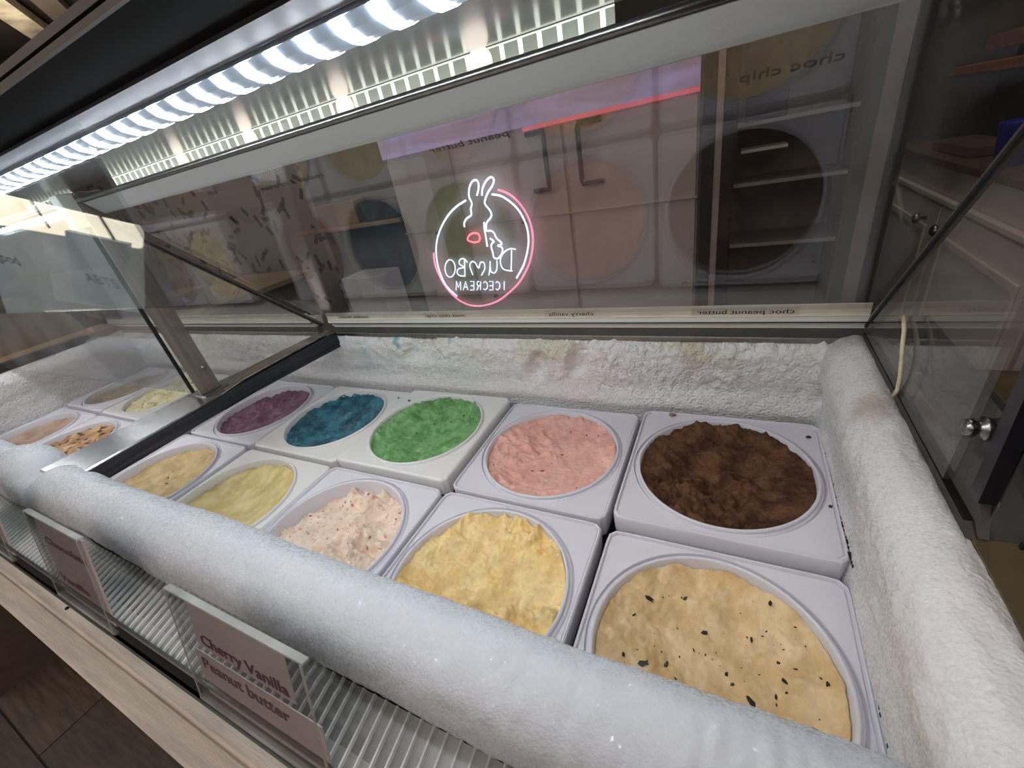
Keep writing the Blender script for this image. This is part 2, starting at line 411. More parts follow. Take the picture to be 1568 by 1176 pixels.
def smooth_prof(pts, n):
    """Catmull-Rom resample of a profile"""
    out = []; Lp = len(pts)
    for k in range(n):
        u = k / (n - 1) * (Lp - 1); i = min(int(u), Lp - 2); t = u - i
        p0, p1, p2, p3 = pts[max(0, i - 1)], pts[i], pts[i + 1], pts[min(Lp - 1, i + 2)]
        out.append(tuple(0.5 * ((2 * p1[c]) + (-p0[c] + p2[c]) * t + (2 * p0[c] - 5 * p1[c] + 4 * p2[c] - p3[c]) * t * t + (-p0[c] + 3 * p1[c] - 3 * p2[c] + p3[c]) * t ** 3) for c in (0, 1)))
    return out

def ts_near(a, b, x0, k=0.008, mn=0.006):
    """steps growing with distance from x0"""
    ts = [a]; x = a
    while x < b:
        x += max(mn, k * abs(x - x0) * 0.8 + mn); ts.append(min(x, b))
    return ts

# front roll: from the outer underside over the top to the inner foot
fp = smooth_prof([(-1.10, 0.36), (-1.155, 0.42), (-1.165, 0.50), (-1.125, 0.585), (-1.05, 0.625), (-0.97, 0.625), (-0.905, 0.575), (-0.885, 0.49), (-0.91, 0.38), (-0.96, 0.20), (-0.985, -0.05), (-0.99, -0.2)], 54)
def fd(t, a, h, s):
    d = 0.030 * fbm(t * 1.1, a * 2, h * 2 + 3, 2) + 0.006 * fbm(t * 9, a * 9, h * 9) + 0.004 * noise.noise((t * 30, a * 30, h * 30))
    if 0.3 < s < 0.75: d += 0.006 * abs(noise.noise((t * 22, a * 22, 3)))
    # notch where the divider bar plunges in
    d -= 0.10 * math.exp(-((t + 3.10) / 0.10) ** 2) * sstep(0.15, 0.45, s)
    d += 0.05 * math.exp(-((t + 3.45) / 0.22) ** 2) * sstep(0.15, 0.45, s)
    return d
def fcol(p, s):
    c = mixc(FW, (0.62, 0.66, 0.72), 0.5 + fbm(p[0] * 2, p[1] * 3, 0))
    return c
frost_sweep('front_frost_roll', fp, [x for x in reversed([-t for t in ts_near(-1.35, 7.1, -0.6, 0.010, 0.008)])], lambda t, a, h: (t, a, h), fd, fcol, M_frost, 'thick smooth white frost roll along the customer side')
# right wall: foot at the tubs up to the outer rim
rp = smooth_prof([(0.985, -0.2), (0.992, 0.0), (1.00, 0.12), (0.985, 0.26), (0.955, 0.38), (0.945, 0.47), (0.965, 0.545), (1.01, 0.595), (1.07, 0.61), (1.12, 0.59), (1.15, 0.555), (1.14, 0.50)], 60)
rp = [(a, h) for a, h in rp]
def rd(t, a, h, s):
    m_ = sstep(0.05, 0.2, s)
    d = 0.022 * fbm(t * 1.5, a * 2, h * 3, 2) + m_ * (0.016 * fbm(t * 5, a * 16, h * 16 + 5, 3) + 0.002 * noise.noise((t * 24, a * 30, h * 30)))
    lump = 1 - sstep(0.45, 0.65, s)
    d += 0.016 * lump * m_ * abs(fbm(t * 12, h * 14, 4, 2))
    return d * 1.0
def rcol(p, s):
    c = mixc((0.84, 0.84, 0.85), (0.78, 0.74, 0.72), 0.35 + fbm(p[0] * 3, p[1] * 2, p[2] * 3))
    for (x, y, z, r, cc, k) in ((1.02, 0.36, 0.58, 0.075, (0.42, 0.30, 0.20), 0.75), (1.04, 0.98, 0.55, 0.08, (0.5, 0.4, 0.25), 0.3)):
        dd = math.dist(p, (x, y, z)) / r * (1 + 0.8 * fbm(p[0] * 14, p[1] * 14, p[2] * 14))
        c = mixc(c, cc, k * math.exp(-dd * dd))
    return c
# bends: profile is mirrored so the normal points into the well
frost_sweep('side_frost_wall', rp, ts_near(-1.06, 1.05, -1.0, 0.006, 0.007), lambda t, a, h: (a, t, h), rd, rcol, M_frost_side, 'lumpy white frost wall at the right end')
frost_sweep('side_frost_wall', [(-a, h) for a, h in rp][::-1], ts_near(-1.06, 1.05, -1.0, 0.02, 0.02), lambda t, a, h: (a - 5.92, t, h), lambda t, a, h, s: rd(t, a, h, 1 - s), rcol, M_frost_wall, 'white frost wall at the far left end')
P(MB().box(XL - 0.05, -6.93, -1.0, 1.05, 0.60, 0.68), 'end_rail', M_steel_dark, label='dark rail at the far left end')
# rear wall
bp_ = smooth_prof([(1.06, -0.2), (1.05, 0.0), (1.035, 0.08), (1.02, 0.22), (1.00, 0.36), (0.985, 0.46), (0.995, 0.53), (1.03, 0.565), (1.08, 0.575)], 50)
scoops = [(-1.80, 0.47, 0.13, 0.12, 0.6), (-0.735, 0.36, 0.055, 0.11, 0.3), (-0.415, 0.40, 0.065, 0.14, 0.25)]
def bd(t, a, h, s):
    d = 0.03 * fbm(t * 1.6, h * 3, 8, 2) + sstep(0.15, 0.45, s) * (0.045 * abs(fbm(t * 9, h * 9, 2, 3)) + 0.016 * noise.noise((t * 30, h * 30, 1)))
    d += 0.010 * math.sin(h * 22 + 3 * fbm(t, 0, 4, 2)) * (1 - sstep(0.3, 0.55, s))
    for x, z, rx, rz, sl in scoops:
        u = (t - x - (h - z) * sl) / rx; v = (h - z) / rz
        d -= 0.06 * math.exp(-u * u * u * u - v * v * v * v)
    return d
def bcol(p, s):
    x, y, z = p
    c = mixc((0.94, 0.94, 0.93), (0.89, 0.86, 0.85), 0.4 + fbm(x * 2, z * 4, 5))
    g = max(0, fbm(x * 2.2, z * 5, 9, 3)) * sstep(0.28, 0.48, z)
    c = mixc(c, (0.70, 0.66, 0.44), min(0.6, g * 1.7))
    for (sx, sz, r, cc, k) in ((-2.02, 0.545, 0.05, (0.10, 0.50, 0.52), 0.9), (-1.99, 0.50, 0.035, (0.10, 0.50, 0.52), 0.9), (-2.42, 0.42, 0.08, (0.3, 0.62, 0.68), 0.5), (-2.2, 0.57, 0.03, (0.1, 0.5, 0.5), 0.7),
                               (-1.46, 0.555, 0.022, (0.05, 0.45, 0.5), 1.0), (-1.84, 0.45, 0.02, (0.1, 0.5, 0.5), 0.6), (0.31, 0.46, 0.11, (0.52, 0.36, 0.20), 0.45), (0.9, 0.5, 0.05, (0.6, 0.5, 0.2), 0.3)):
        dd = math.hypot((x - sx) * 1.6, (z - sz) * 0.8) / r * (1 + 1.3 * fbm(x * 20, z * 20, 2))
        c = mixc(c, cc, k * math.exp(-dd * dd * 1.5))
    return c
frost_sweep('rear_frost_wall', bp_, ts_near(-6.95, 1.10, -0.2, 0.004, 0.011)[::1], lambda t, a, h: (t, a, h), bd, bcol, M_frost_wall, 'crusty white frost wall at the back with teal and brown stains')

# --- divider bar across the well ---------------------------------------------
bar = MB()
def bar_sec(y, xa, xb, z): return [(xa, y, z - 0.10), (xb, y, z - 0.095), (xb, y, z), (xa, y, z)]
bar.rings([bar_sec(-1.02, -3.12, -2.72, 0.605), bar_sec(-0.55, -3.09, -2.71, 0.61), bar_sec(-0.10, -3.05, -2.705, 0.615), bar_sec(0.10, -2.98, -2.76, 0.615), bar_sec(1.03, -2.89, -2.765, 0.615)], True, True)
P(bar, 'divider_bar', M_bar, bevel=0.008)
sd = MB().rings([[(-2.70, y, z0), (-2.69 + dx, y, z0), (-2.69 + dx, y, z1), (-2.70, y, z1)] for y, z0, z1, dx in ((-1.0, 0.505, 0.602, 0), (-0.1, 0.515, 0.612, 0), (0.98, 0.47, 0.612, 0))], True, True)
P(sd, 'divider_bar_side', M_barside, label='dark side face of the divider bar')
# centre strut standing on the bar
st = MB().rings([[(-2.90, -0.15, 0.61), (-2.86, -0.15, 0.61), (-2.86, -0.015, 0.61), (-2.90, -0.015, 0.61)],
                 [(-2.90, -0.17, 1.98), (-2.86, -0.17, 1.98), (-2.86, -0.035, 1.98), (-2.90, -0.035, 1.98)]], True, True)
M_strut = mat('strut_steel', (150, 138, 130), 0.45, 0.7, var=0.12, nscale=10, stretch=(10, 10, 0.6))
strut = P(st, 'centre_strut', M_strut, bevel=0.006)
MB().rings([[(-2.862, -0.165 + 0.0, 0.63), (-2.852, -0.165, 0.63), (-2.852, -0.125, 0.63), (-2.862, -0.125, 0.63)], [(-2.862, -0.185, 1.97), (-2.852, -0.185, 1.97), (-2.852, -0.145, 1.97), (-2.862, -0.145, 1.97)]], True, True).part('flange', M_strut, strut)
MB().lathe([(0.016, 0), (0.02, 0.008), (0.018, 0.02), (0.008, 0.03)], 12, (-2.86, -0.065, 0.80), 'x').part('bolt', M_steel, strut, smooth=True)
MB().lathe([(0.007, 0), (0.008, 0.004), (0.004, 0.008)], 10, (-2.86, -0.055, 0.725), 'x').part('bolt', M_steel, strut, smooth=True)
MB().box(-2.94, -2.80, -0.17, 0.01, 0.612, 0.626).part('foot_plate', M_steel, strut, bevel=0.004)
cap = MB().rings([[(-3.02, -0.22, 1.80), (-2.93, -0.22, 1.80), (-2.93, -0.10, 1.80), (-3.02, -0.10, 1.80)], [(-3.00, -0.24, 1.985), (-2.90, -0.24, 1.985), (-2.90, -0.10, 1.985), (-3.00, -0.10, 1.985)]], True, True)
cap.part('upper_bracket', mat('pale_bracket', (214, 212, 200), 0.4, var=0.05), strut, bevel=0.006, label='pale bracket at the top of the strut')

# --- rear sloping glass, its rails -------------------------------------------
def SL(y, off=0.0): return 0.69 + 1.03 * (1.03 - y) + off
def rear_glass(x0, x1):
    y0, y1 = 0.915, -0.11
    A, B, C_, D = (x0, y0, SL(y0)), (x1, y0, SL(y0)), (x1, y1, SL(y1)), (x0, y1, SL(y1))
    return P(MB().slab(A, B, C_, D, 0.018), 'rear_glass_pane', M_glass)
gl_r = rear_glass(-2.80, 1.12); gl_l = rear_glass(XL, -2.98)
def fascia(x0, x1):
    A, B = (x0, -0.098, SL(-0.098, -0.004)), (x1, -0.098, SL(-0.098, -0.004)); C_, D = (x1, -0.172, SL(-0.172, -0.004)), (x0, -0.172, SL(-0.172, -0.004))
    f_ = P(MB().slab(A, B, C_, D, -0.012), 'top_rail', M_fascia, bevel=0.004)
    MB().tube([(x0, -0.185, SL(-0.185, -0.006)), (x1, -0.185, SL(-0.185, -0.006))], 0.012, 8).part('bead', M_steel, f_, smooth=True)
    return f_
fascia(-2.82, 1.12); fascia(XL, -2.98)
def bottom_rail(x0, x1):
    pr_ = [(1.00, 0.655), (1.00, 0.672), (0.985, 0.674), (0.985, 0.690), (1.0, 0.692), (1.0, 0.706), (0.955, 0.708), (0.955, 0.735), (1.10, 0.735), (1.10, 0.655)]
    r_ = P(MB().prism(pr_, x0, x1), 'bottom_rail', M_rail)
    MB().box(x0, x1, 1.006, 1.06, 0.598, 0.656).part('rail_base', M_raildark, r_, label='dark recessed base of the rail')
    MB().box(x0 + 0.01, x1, 0.953, 0.99, 0.703, 0.709).part('seal_line', M_black, r_)
    # cream strip leaning with the label texts
    MB().slab((x0, 0.962, 0.737), (x1, 0.962, 0.737), (x1, 0.958, 0.800), (x0, 0.958, 0.800), -0.012).part('label_strip', M_strip, r_)
    return r_
rail = bottom_rail(-2.70, 1.10); rail2 = bottom_rail(XL, -2.95)
# mirrored flavour texts on the strip (they face the staff)
def strip_text(t, xr, w, h=0.026):
    text_part(t, 'flavour_text', M_ink, rail, (xr, 0.9585, 0.755), (-1, 0, 0), (0, -0.06, 1), h, width=w, depth=0.0003)
    MB().slab((xr - w - 0.03, 0.961, 0.746), (xr + 0.02, 0.961, 0.746), (xr + 0.02, 0.9585, 0.790), (xr - w - 0.03, 0.9585, 0.790), 0.0012).part('sticker', mat('sticker', (222, 214, 198), 0.4), rail)
strip_text('choc peanut butter', 0.79, 0.46); strip_text('cherry vanilla', -0.27, 0.30); strip_text('mint choc chip', -1.24, 0.34); strip_text('cookie moon', -2.20, 0.33)
def glass_text(t, xr, yb, w, h):
    z = SL(yb, -0.004)
    text_part(t, 'flavour_text', M_ink, gl_r, (xr, yb, z), (-1, 0, 0), (0, -1, 1.03), h, width=w, depth=0.0003)
glass_text('choc chip', 0.69, -0.028, 0.215, 0.026); glass_text('peanut butter', -0.185, -0.030, 0.315, 0.024); glass_text('cookies & ice cream', -1.05, -0.035, 0.42, 0.024)

# --- triangular divider and end glasses -------------------------------------
def end_tri(x, name, mt, y1=-0.10):
    p = MB().prism([(1.0, SL(1.0) - 0.03), (1.0, 0.64), (-0.10, 0.64), (-0.14, SL(y1) - 0.06), (y1, SL(y1) - 0.03)], x, x + 0.02)
    g = P(p, name, mt)
    e = MB().slab((x - 0.004, 0.99, SL(0.99) - 0.035), (x + 0.024, 0.99, SL(0.99) - 0.035), (x + 0.024, y1, SL(y1) - 0.035), (x - 0.004, y1, SL(y1) - 0.035), 0.016)
    e.part('glass_edge', M_glassedge, g)
    MB().slab((x - 0.006, 0.99, SL(0.99) - 0.055), (x + 0.0, 0.99, SL(0.99) - 0.055), (x + 0.0, y1, SL(y1) - 0.055), (x - 0.006, y1, SL(y1) - 0.055), 0.014).part('dark_edge_line', M_black, g)
    return g
end_tri(-2.84, 'divider_glass', M_glass_end)
eg = end_tri(1.10, 'end_glass', M_glass_end)
# dark gusset plate, front gasket post, bolt
gs = MB().prism([(1.0, 0.61), (1.0, 0.68), (0.46, 0.94), (-0.24, 0.935), (-0.24, 0.70), (-0.30, 0.61)], 1.124, 1.145)
M_gus = glass('smoked_gusset', (0.42, 0.40, 0.39), 1.2, 0.12, haze=0.8, dcol=(0.12, 0.105, 0.10))
gus = P(gs, 'gusset_plate', M_gus)
MB().prism([(1.0, 0.603), (1.0, 0.632), (-0.26, 0.632), (-0.30, 0.603)], 1.10, 1.124).part('foot_channel', M_steel_dark, gus)
P(MB().rings([[(1.10, -0.285, 0.72), (1.135, -0.285, 0.72), (1.135, -0.235, 0.72), (1.10, -0.235, 0.72)], [(1.10, -0.235, 1.99), (1.135, -0.235, 1.99), (1.135, -0.185, 1.99), (1.10, -0.185, 1.99)]], True, True), 'end_post', M_gasket, label='blue black post at the right end')
MB().lathe([(0.012, 0.0), (0.030, -0.002), (0.034, -0.016), (0.020, -0.02), (0.020, -0.034), (0.026, -0.036), (0.022, -0.05), (0.008, -0.056)], 14, (1.122, -0.165, 0.875), 'x').part('bolt', M_steel, gus, smooth=True)
MB().lathe([(0.030, 0.0), (0.034, 0.03), (0.030, 0.06), (0.010, 0.065)], 14, (1.15, -0.30, 0.86), 'x').part('knob', M_black, gus, smooth=True, label='black knob behind the gusset')
cb = MB().tube([(1.09, 0.515, 0.915), (1.085, 0.46, 0.885), (1.08, 0.42, 0.845), (1.08, 0.385, 0.79), (1.085, 0.37, 0.73), (1.09, 0.375, 0.67), (1.09, 0.395, 0.625)], 0.0075, 6)  # thin tube standing in for a cord reflected in the panel
P(cb, 'cord_reflection', M_cord_refl, smooth=True, label='short cream tube standing in for a cord reflected in the gusset')
P(MB().box(1.14, 1.75, -0.285, -0.275, 0.60, 0.98), 'front_end_glass', M_glass_haze)
P(MB().box(1.20, 1.80, -0.31, -0.30, 0.605, 0.625), 'end_glass_channel', M_black)

# --- canopy ------------------------------------------------------------------
P(MB().box(XL, XR + 0.12, -0.82, -0.105, 2.0, 2.06), 'canopy_underside', M_alu, bevel=0.004)
P(MB().box(XL, XR + 0.12, -0.995, -0.822, 1.997, 2.012), 'canopy_front_board', M_blackboard)
can = P(MB().box(XL, XR + 0.12, -0.80, -0.10, 2.062, 2.09), 'canopy_top', M_blackboard)
P(MB().box(XL, XR + 0.12, -1.004, -0.996, 1.994, 2.003), 'canopy_front_trim', M_trim); P(MB().box(XL, XR + 0.12, -1.004, -0.996, 2.008, 2.020), 'canopy_front_trim', M_trim)
P(MB().box(XL, XR + 0.12, -0.822, -0.733, 1.990, 1.9985), 'canopy_grey_strip', mat('satin_grey', (176, 180, 190), 0.6, var=0.06), label='satin grey strip in front of the LED lamp')
# LED lamp: body with one bright segment per diode
led = P(MB().prism([(-0.728, 1.999), (-0.724, 1.984), (-0.708, 1.966), (-0.682, 1.955), (-0.66, 1.955), (-0.60, 1.978), (-0.58, 1.999)], XL, 0.62), 'led_lamp', M_led_body, label='cool white LED lamp with bright segments')
MB().box(XL, 0.64, -0.7325, -0.7285, 1.981, 1.9899).part('lamp_flange', M_alu, led)
seg_p = [(-0.7255, 1.9825, 0), (-0.7095, 1.9645, 0.002), (-0.682, 1.9535, 0.008), (-0.659, 1.9535, 0.010), (-0.599, 1.9765, 0.010), (-0.578, 1.9975, 0.010)]
seg_v = [(d - 0.0155, y, z) for y, z, d in seg_p] + [(d + 0.0155, y, z) for y, z, d in seg_p]
base = world_of(led)
segmesh = bpy.data.meshes.new('led_segment'); segmesh.from_pydata([tuple(W(*v) - W(0, -0.64, 1.968)) for v in seg_v], [], [(i, i + 1, i + 7, i + 6) for i in range(5)]); segmesh.materials.append(M_led)
x = 0.58
while x > XL + 0.05:
    o = bpy.data.objects.new('led_segment', segmesh); link(o, led); o.location = W(x, -0.64, 1.968) - base
    x -= 0.092
# reflection of the LED at the back of the canopy, built as glowing ribs
def reflection_row(x0, x1):
    g = P(MB().box(x0, x1, -0.110, -0.104, 1.945, 1.999), 'led_reflection_row', M_refl_back, label='row of pale yellow ribs glowing as the LED reflection')
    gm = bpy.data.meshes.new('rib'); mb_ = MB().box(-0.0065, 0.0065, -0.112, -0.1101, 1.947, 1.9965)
    gm.from_pydata([tuple(W(*v) - W(0, -0.11, 1.97)) for v in mb_.v], [], mb_.f); gm.materials.append(M_rib_refl)
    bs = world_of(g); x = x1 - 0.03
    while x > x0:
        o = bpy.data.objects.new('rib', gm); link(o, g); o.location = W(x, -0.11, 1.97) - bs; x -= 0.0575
    MB().box(x0, x1, -0.1125, -0.1102, 1.9945, 1.9975).part('reflection_line', M_rib_refl, g)
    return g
g1 = reflection_row(-2.50, 0.19); g2 = reflection_row(-3.75, -3.02)
for px_ in (-1.807, -1.295, -0.751, -0.199):  # glowing discs stand in for reflected ceiling downlights
    MB().lathe([(0.020, -0.002), (0.038, -0.002), (0.040, -0.006), (0.034, -0.009)], 20, (px_, -0.111, 1.968), 'y').part('downlight_glint', M_downlight_refl, g1, smooth=False, label='small warm disc glowing as a ceiling light reflection')

# --- left half: hazy upright pane --------------------------------------------
hp = P(MB().box(XL, -2.955, -0.172, -0.157, 0.64, 1.975), 'front_glass_pane', M_glass_haze, label='hazy upright pane over the left half')
MB().box(-2.955, -2.945, -0.176, -0.153, 0.64, 1.975).part('glass_edge', M_black, hp)

# short glass flap added under the canopy to mirror the glowing board
M_added_flap = glass('added_flap_glass', (0.93, 0.95, 0.95), 1.8, 0.008, haze=0.02)
fl = P(MB().box(-6.5, -1.01, -0.796, -0.784, 1.50, 1.996), 'added_glass_flap', M_added_flap, label='short glass flap added under the canopy for its reflections')

# --- ribbed shelf below the front roll ----------------------------------------
def shz(y): return 0.455 + (y + 1.13) * 0.25
sh = P(MB().slab((XL, -1.335, shz(-1.335) - 0.012), (XR + 0.2, -1.335, shz(-1.335) - 0.012), (XR + 0.2, -1.165, shz(-1.165) - 0.012), (XL, -1.165, shz(-1.165) - 0.012), -0.012), 'ribbed_shelf', M_shelf, label='clear ribbed acrylic shelf under the frost roll')
rb = MB().prism([(-0.006, 0), (-0.003, 0.009), (0.003, 0.009), (0.006, 0)], 0, 1, 'y')
rbm = bpy.data.meshes.new('rib')
def rbp(v):
    y = -1.335 + v[1] * 0.17; return tuple(W(v[0], y, shz(y) - 0.012 + v[2]) - W(0, -1.25, 0.42))
rbm.from_pydata([rbp(v) for v in rb.v], [], rb.f); rbm.materials.append(M_ribs)
bs = world_of(sh); x = XR + 0.15; k = 0
while x > XL and k < 200:
    o = bpy.data.objects.new('rib', rbm); link(o, sh); o.location = W(x, -1.25, 0.42) - bs; x -= 0.043; k += 1
P(MB().box(XL, XR + 0.2, -1.345, -1.336, shz(-1.335) - 0.05, shz(-1.335) + 0.006), 'shelf_edge', M_steel)
P(MB().box(XL, XR + 0.2, -1.332, -1.285, 0.30, 0.35), 'front_batten', M_batten, label='cream batten behind the ribbed shelf')
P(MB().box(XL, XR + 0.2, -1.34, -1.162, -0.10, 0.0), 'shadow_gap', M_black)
# whitewashed counter ledge along the customer side
lg = thing('counter_ledge', (-3, -1.43, FZ), 'whitewashed wooden ledge along the customer side of the freezer', 'counter')
MB().prism([(-1.352, -0.08), (-1.352, -0.02), (-1.362, 0.0), (-1.405, 0.004), (-1.418, -0.012), (-1.425, 0.0), (-1.505, -0.004), (-1.518, -0.02), (-1.518, -0.14), (-1.352, -0.14)], -8.3, 1.4).part('ledge_board', M_wood_white, lg)
MB().box(-8.3, 1.4, -1.50, -1.362, FZ, -0.142).part('front_boarding', mat('painted_board', (170, 158, 150), 0.6), lg)
o = solo(MB().lathe([(0.003, 0), (0.010, 0.002), (0.008, 0.010), (0.002, 0.013)], 7, (-2.66, -1.372, 0.0)), 'dirt_crumb', M_black, (-2.66, -1.372, 0.0), 'tiny black crumb lying on the whitewashed ledge', 'crumb')

# ================================================================== TUBS
def rsq(th, half, c):
    """radius of a rounded square in direction th"""
    ct, st_ = abs(math.cos(th)), abs(math.sin(th)); k = half - c
    r = half / max(ct, st_)
    x, y = r * ct, r * st_
    if x > k and y > k:
        bb = k * (ct + st_); cc = 2 * k * k - c * c; r = bb + math.sqrt(max(0, bb * bb - cc))
    return r
NT = 112
TH = [2 * math.pi * (i + 0.5) / NT for i in range(NT)]
def circ(r, z): return [(r * math.cos(t), r * math.sin(t), z) for t in TH]
def sq(h, z, c=0.05): return [(rsq(t, h, c) * math.cos(t), rsq(t, h, c) * math.sin(t), z) for t in TH]
def frame_mesh(plain):
    mb = MB(); HH = 0.487
    rs = [circ(0.436, -0.06), circ(0.436, -0.004)]
    if not plain: rs += [circ(0.452, -0.006), circ(0.4555, -0.016), circ(0.4585, -0.016), circ(0.4605, 0.004), circ(0.4635, 0.0)]
    else: rs += [circ(0.452, -0.001), circ(0.458, 0.0)]
    if not plain: rs += [sq(HH - 0.021, 0.0, 0.04), sq(HH - 0.016, -0.006, 0.04), sq(HH - 0.012, 0.010), sq(HH - 0.006, 0.011), sq(HH - 0.001, 0.004), sq(HH, -0.006)]
    else: rs += [sq(HH - 0.012, 0.001, 0.03), sq(HH - 0.004, -0.003, 0.03), sq(HH, -0.012, 0.03)]
    cc = 0.05 if not plain else 0.03
    rs += [sq(HH - 0.002, -0.10, cc), sq(HH - 0.004, -0.13, cc), sq(HH - 0.03, -0.132, cc)]
    # circle must never cross the square: clip
    for k in range(len(rs)):
        lim = HH - 0.022
    mb.rings(rs); return mb
frame_me = [frame_mesh(False).mesh('frame', M_plastic, smooth=False, local=True), frame_mesh(True).mesh('frame', M_plastic2, smooth=False, local=True)]
rim_mb = MB().rings([circ(0.4245, -0.05), circ(0.4245, 0.008), circ(0.428, 0.015), circ(0.434, 0.017), circ(0.4395, 0.013), circ(0.441, 0.004), circ(0.441, -0.02)])
rim_me = [rim_mb.mesh('rim', mm, smooth=True, local=True) for mm in (M_plastic, M_plastic2)]
buck = MB().rings([circ(0.425, -0.02), circ(0.423, -0.03), circ(0.405, -0.80), circ(0.39, -0.82)], False, True)
buck_me = buck.mesh('bucket', M_plastic, smooth=True, local=True)

M_ice = vcol_mat('ice_cream', 0.5, grain=0.20, gscale=60, bump=0.8, bscale=90, dist=0.003, spec=0.35, aniso=(1.0, 0.6, 1.0))
M_ice_rough = vcol_mat('ice_cream_rough', 0.6, grain=0.45, gscale=75, bump=0.9, bscale=110, dist=0.005, spec=0.2)
M_ice_wet = vcol_mat('ice_cream_wet', 0.22, grain=0.35, gscale=60, bump=0.5, bscale=90, dist=0.003, spec=0.6)

def ice(name, x, y, z0, label, mt, edge, bowl, amp, freq, c1, c2, c3, seed, speck=None, ridge=0.0, tilt=(0, 0), grid=100, rake=None, group=None, smear=0.0):
    RR = 0.4245; mb = MB(); N = grid
    def height(u, v):
        r = math.hypot(u, v)
        X, Y = u * 1.0 + seed * 3.1, v * 1.0 - seed * 1.7
        wx = X + 0.18 * fbm(X * 2, Y * 2, seed, 2); wy = Y + 0.18 * fbm(X * 2, Y * 2, seed + 5, 2)
        h = -edge + 0.012 - bowl * (1 - r * r) + tilt[0] * u + tilt[1] * v
        rough = 0.35 + 0.9 * sstep(-0.15, 0.15, fbm(X * 1.3, Y * 1.3, seed + 9, 2))
        h += amp * 1.4 * fbm(wx * freq, wy * freq, seed, 3) * rough
        if ridge: h += ridge * (1 - abs(2 * fbm(wx * freq * 1.1, wy * freq * 1.1, seed + 2, 3))) * 0.6 * rough
        if rake:
            a, f_, k = rake
            s_ = (u * math.cos(a) + v * math.sin(a)) + 0.25 * fbm(X * 1.6, Y * 1.6, 3, 2)
            h += k * math.sin(s_ * f_) * (0.4 + rough * 0.5)
        h += amp * 0.10 * noise.noise((X * freq * 6, Y * freq * 6, seed))
        e = sstep(0.90, 1.0, r)
        return h * (1 - 0.0 * e) + 0.012 * e * fbm(X * 9, Y * 9, 1, 2) * 2
    for j in range(N):
        for i in range(N):
            a = 2 * i / (N - 1) - 1; b_ = 2 * j / (N - 1) - 1
            u = a * math.sqrt(1 - b_ * b_ / 2); v = b_ * math.sqrt(1 - a * a / 2)
            h = height(u, v)
            if max(abs(a), abs(b_)) > 0.9999: mb.v.append((u * 0.4242, v * 0.4242, h - 0.05))
            else: mb.v.append((u * RR, v * RR, h))
            q = fbm(u * 3 + seed, v * 3, 4 + seed, 4); q2 = fbm(u * 7 + seed, v * 9, seed, 3)
            c = mixc(c1, c2, sstep(-0.22, 0.22, q)); c = mixc(c, c3, 0.55 * sstep(0.05, 0.40, q2))
            if speck:
                for (cc, f_, th_) in speck:
                    w = noise.noise((u * f_ + seed * 7, v * f_, f_))
                    if w > th_: c = mixc(c, cc, min(1, (w - th_) * 9))
            mb.c.append(c)
    for j in range(N - 1):
        for i in range(N - 1):
            q = j * N + i; mb.f.append((q, q + 1, q + N + 1, q + N))
    me = mb.mesh('ice_cream', mt, smooth=True, local=True)
    o = bpy.data.objects.new('ice_cream', me); COL.objects.link(o); o.location = W(x, y, z0)
    tag(o, label, 'ice cream', group); o['_h'] = 0
    return o, height

tubs = {}
def tub(x, y, z0, plain, label):
    t = thing('ice_cream_tub', (x, y, z0 - 0.82), label, 'tub', 'square white tubs in the freezer')
    for me in (frame_me[plain], rim_me[plain], buck_me):
        o = bpy.data.objects.new(me.name.split('.')[0], me); link(o, t); o.location = (0, 0, 0.82 * S)
    return t

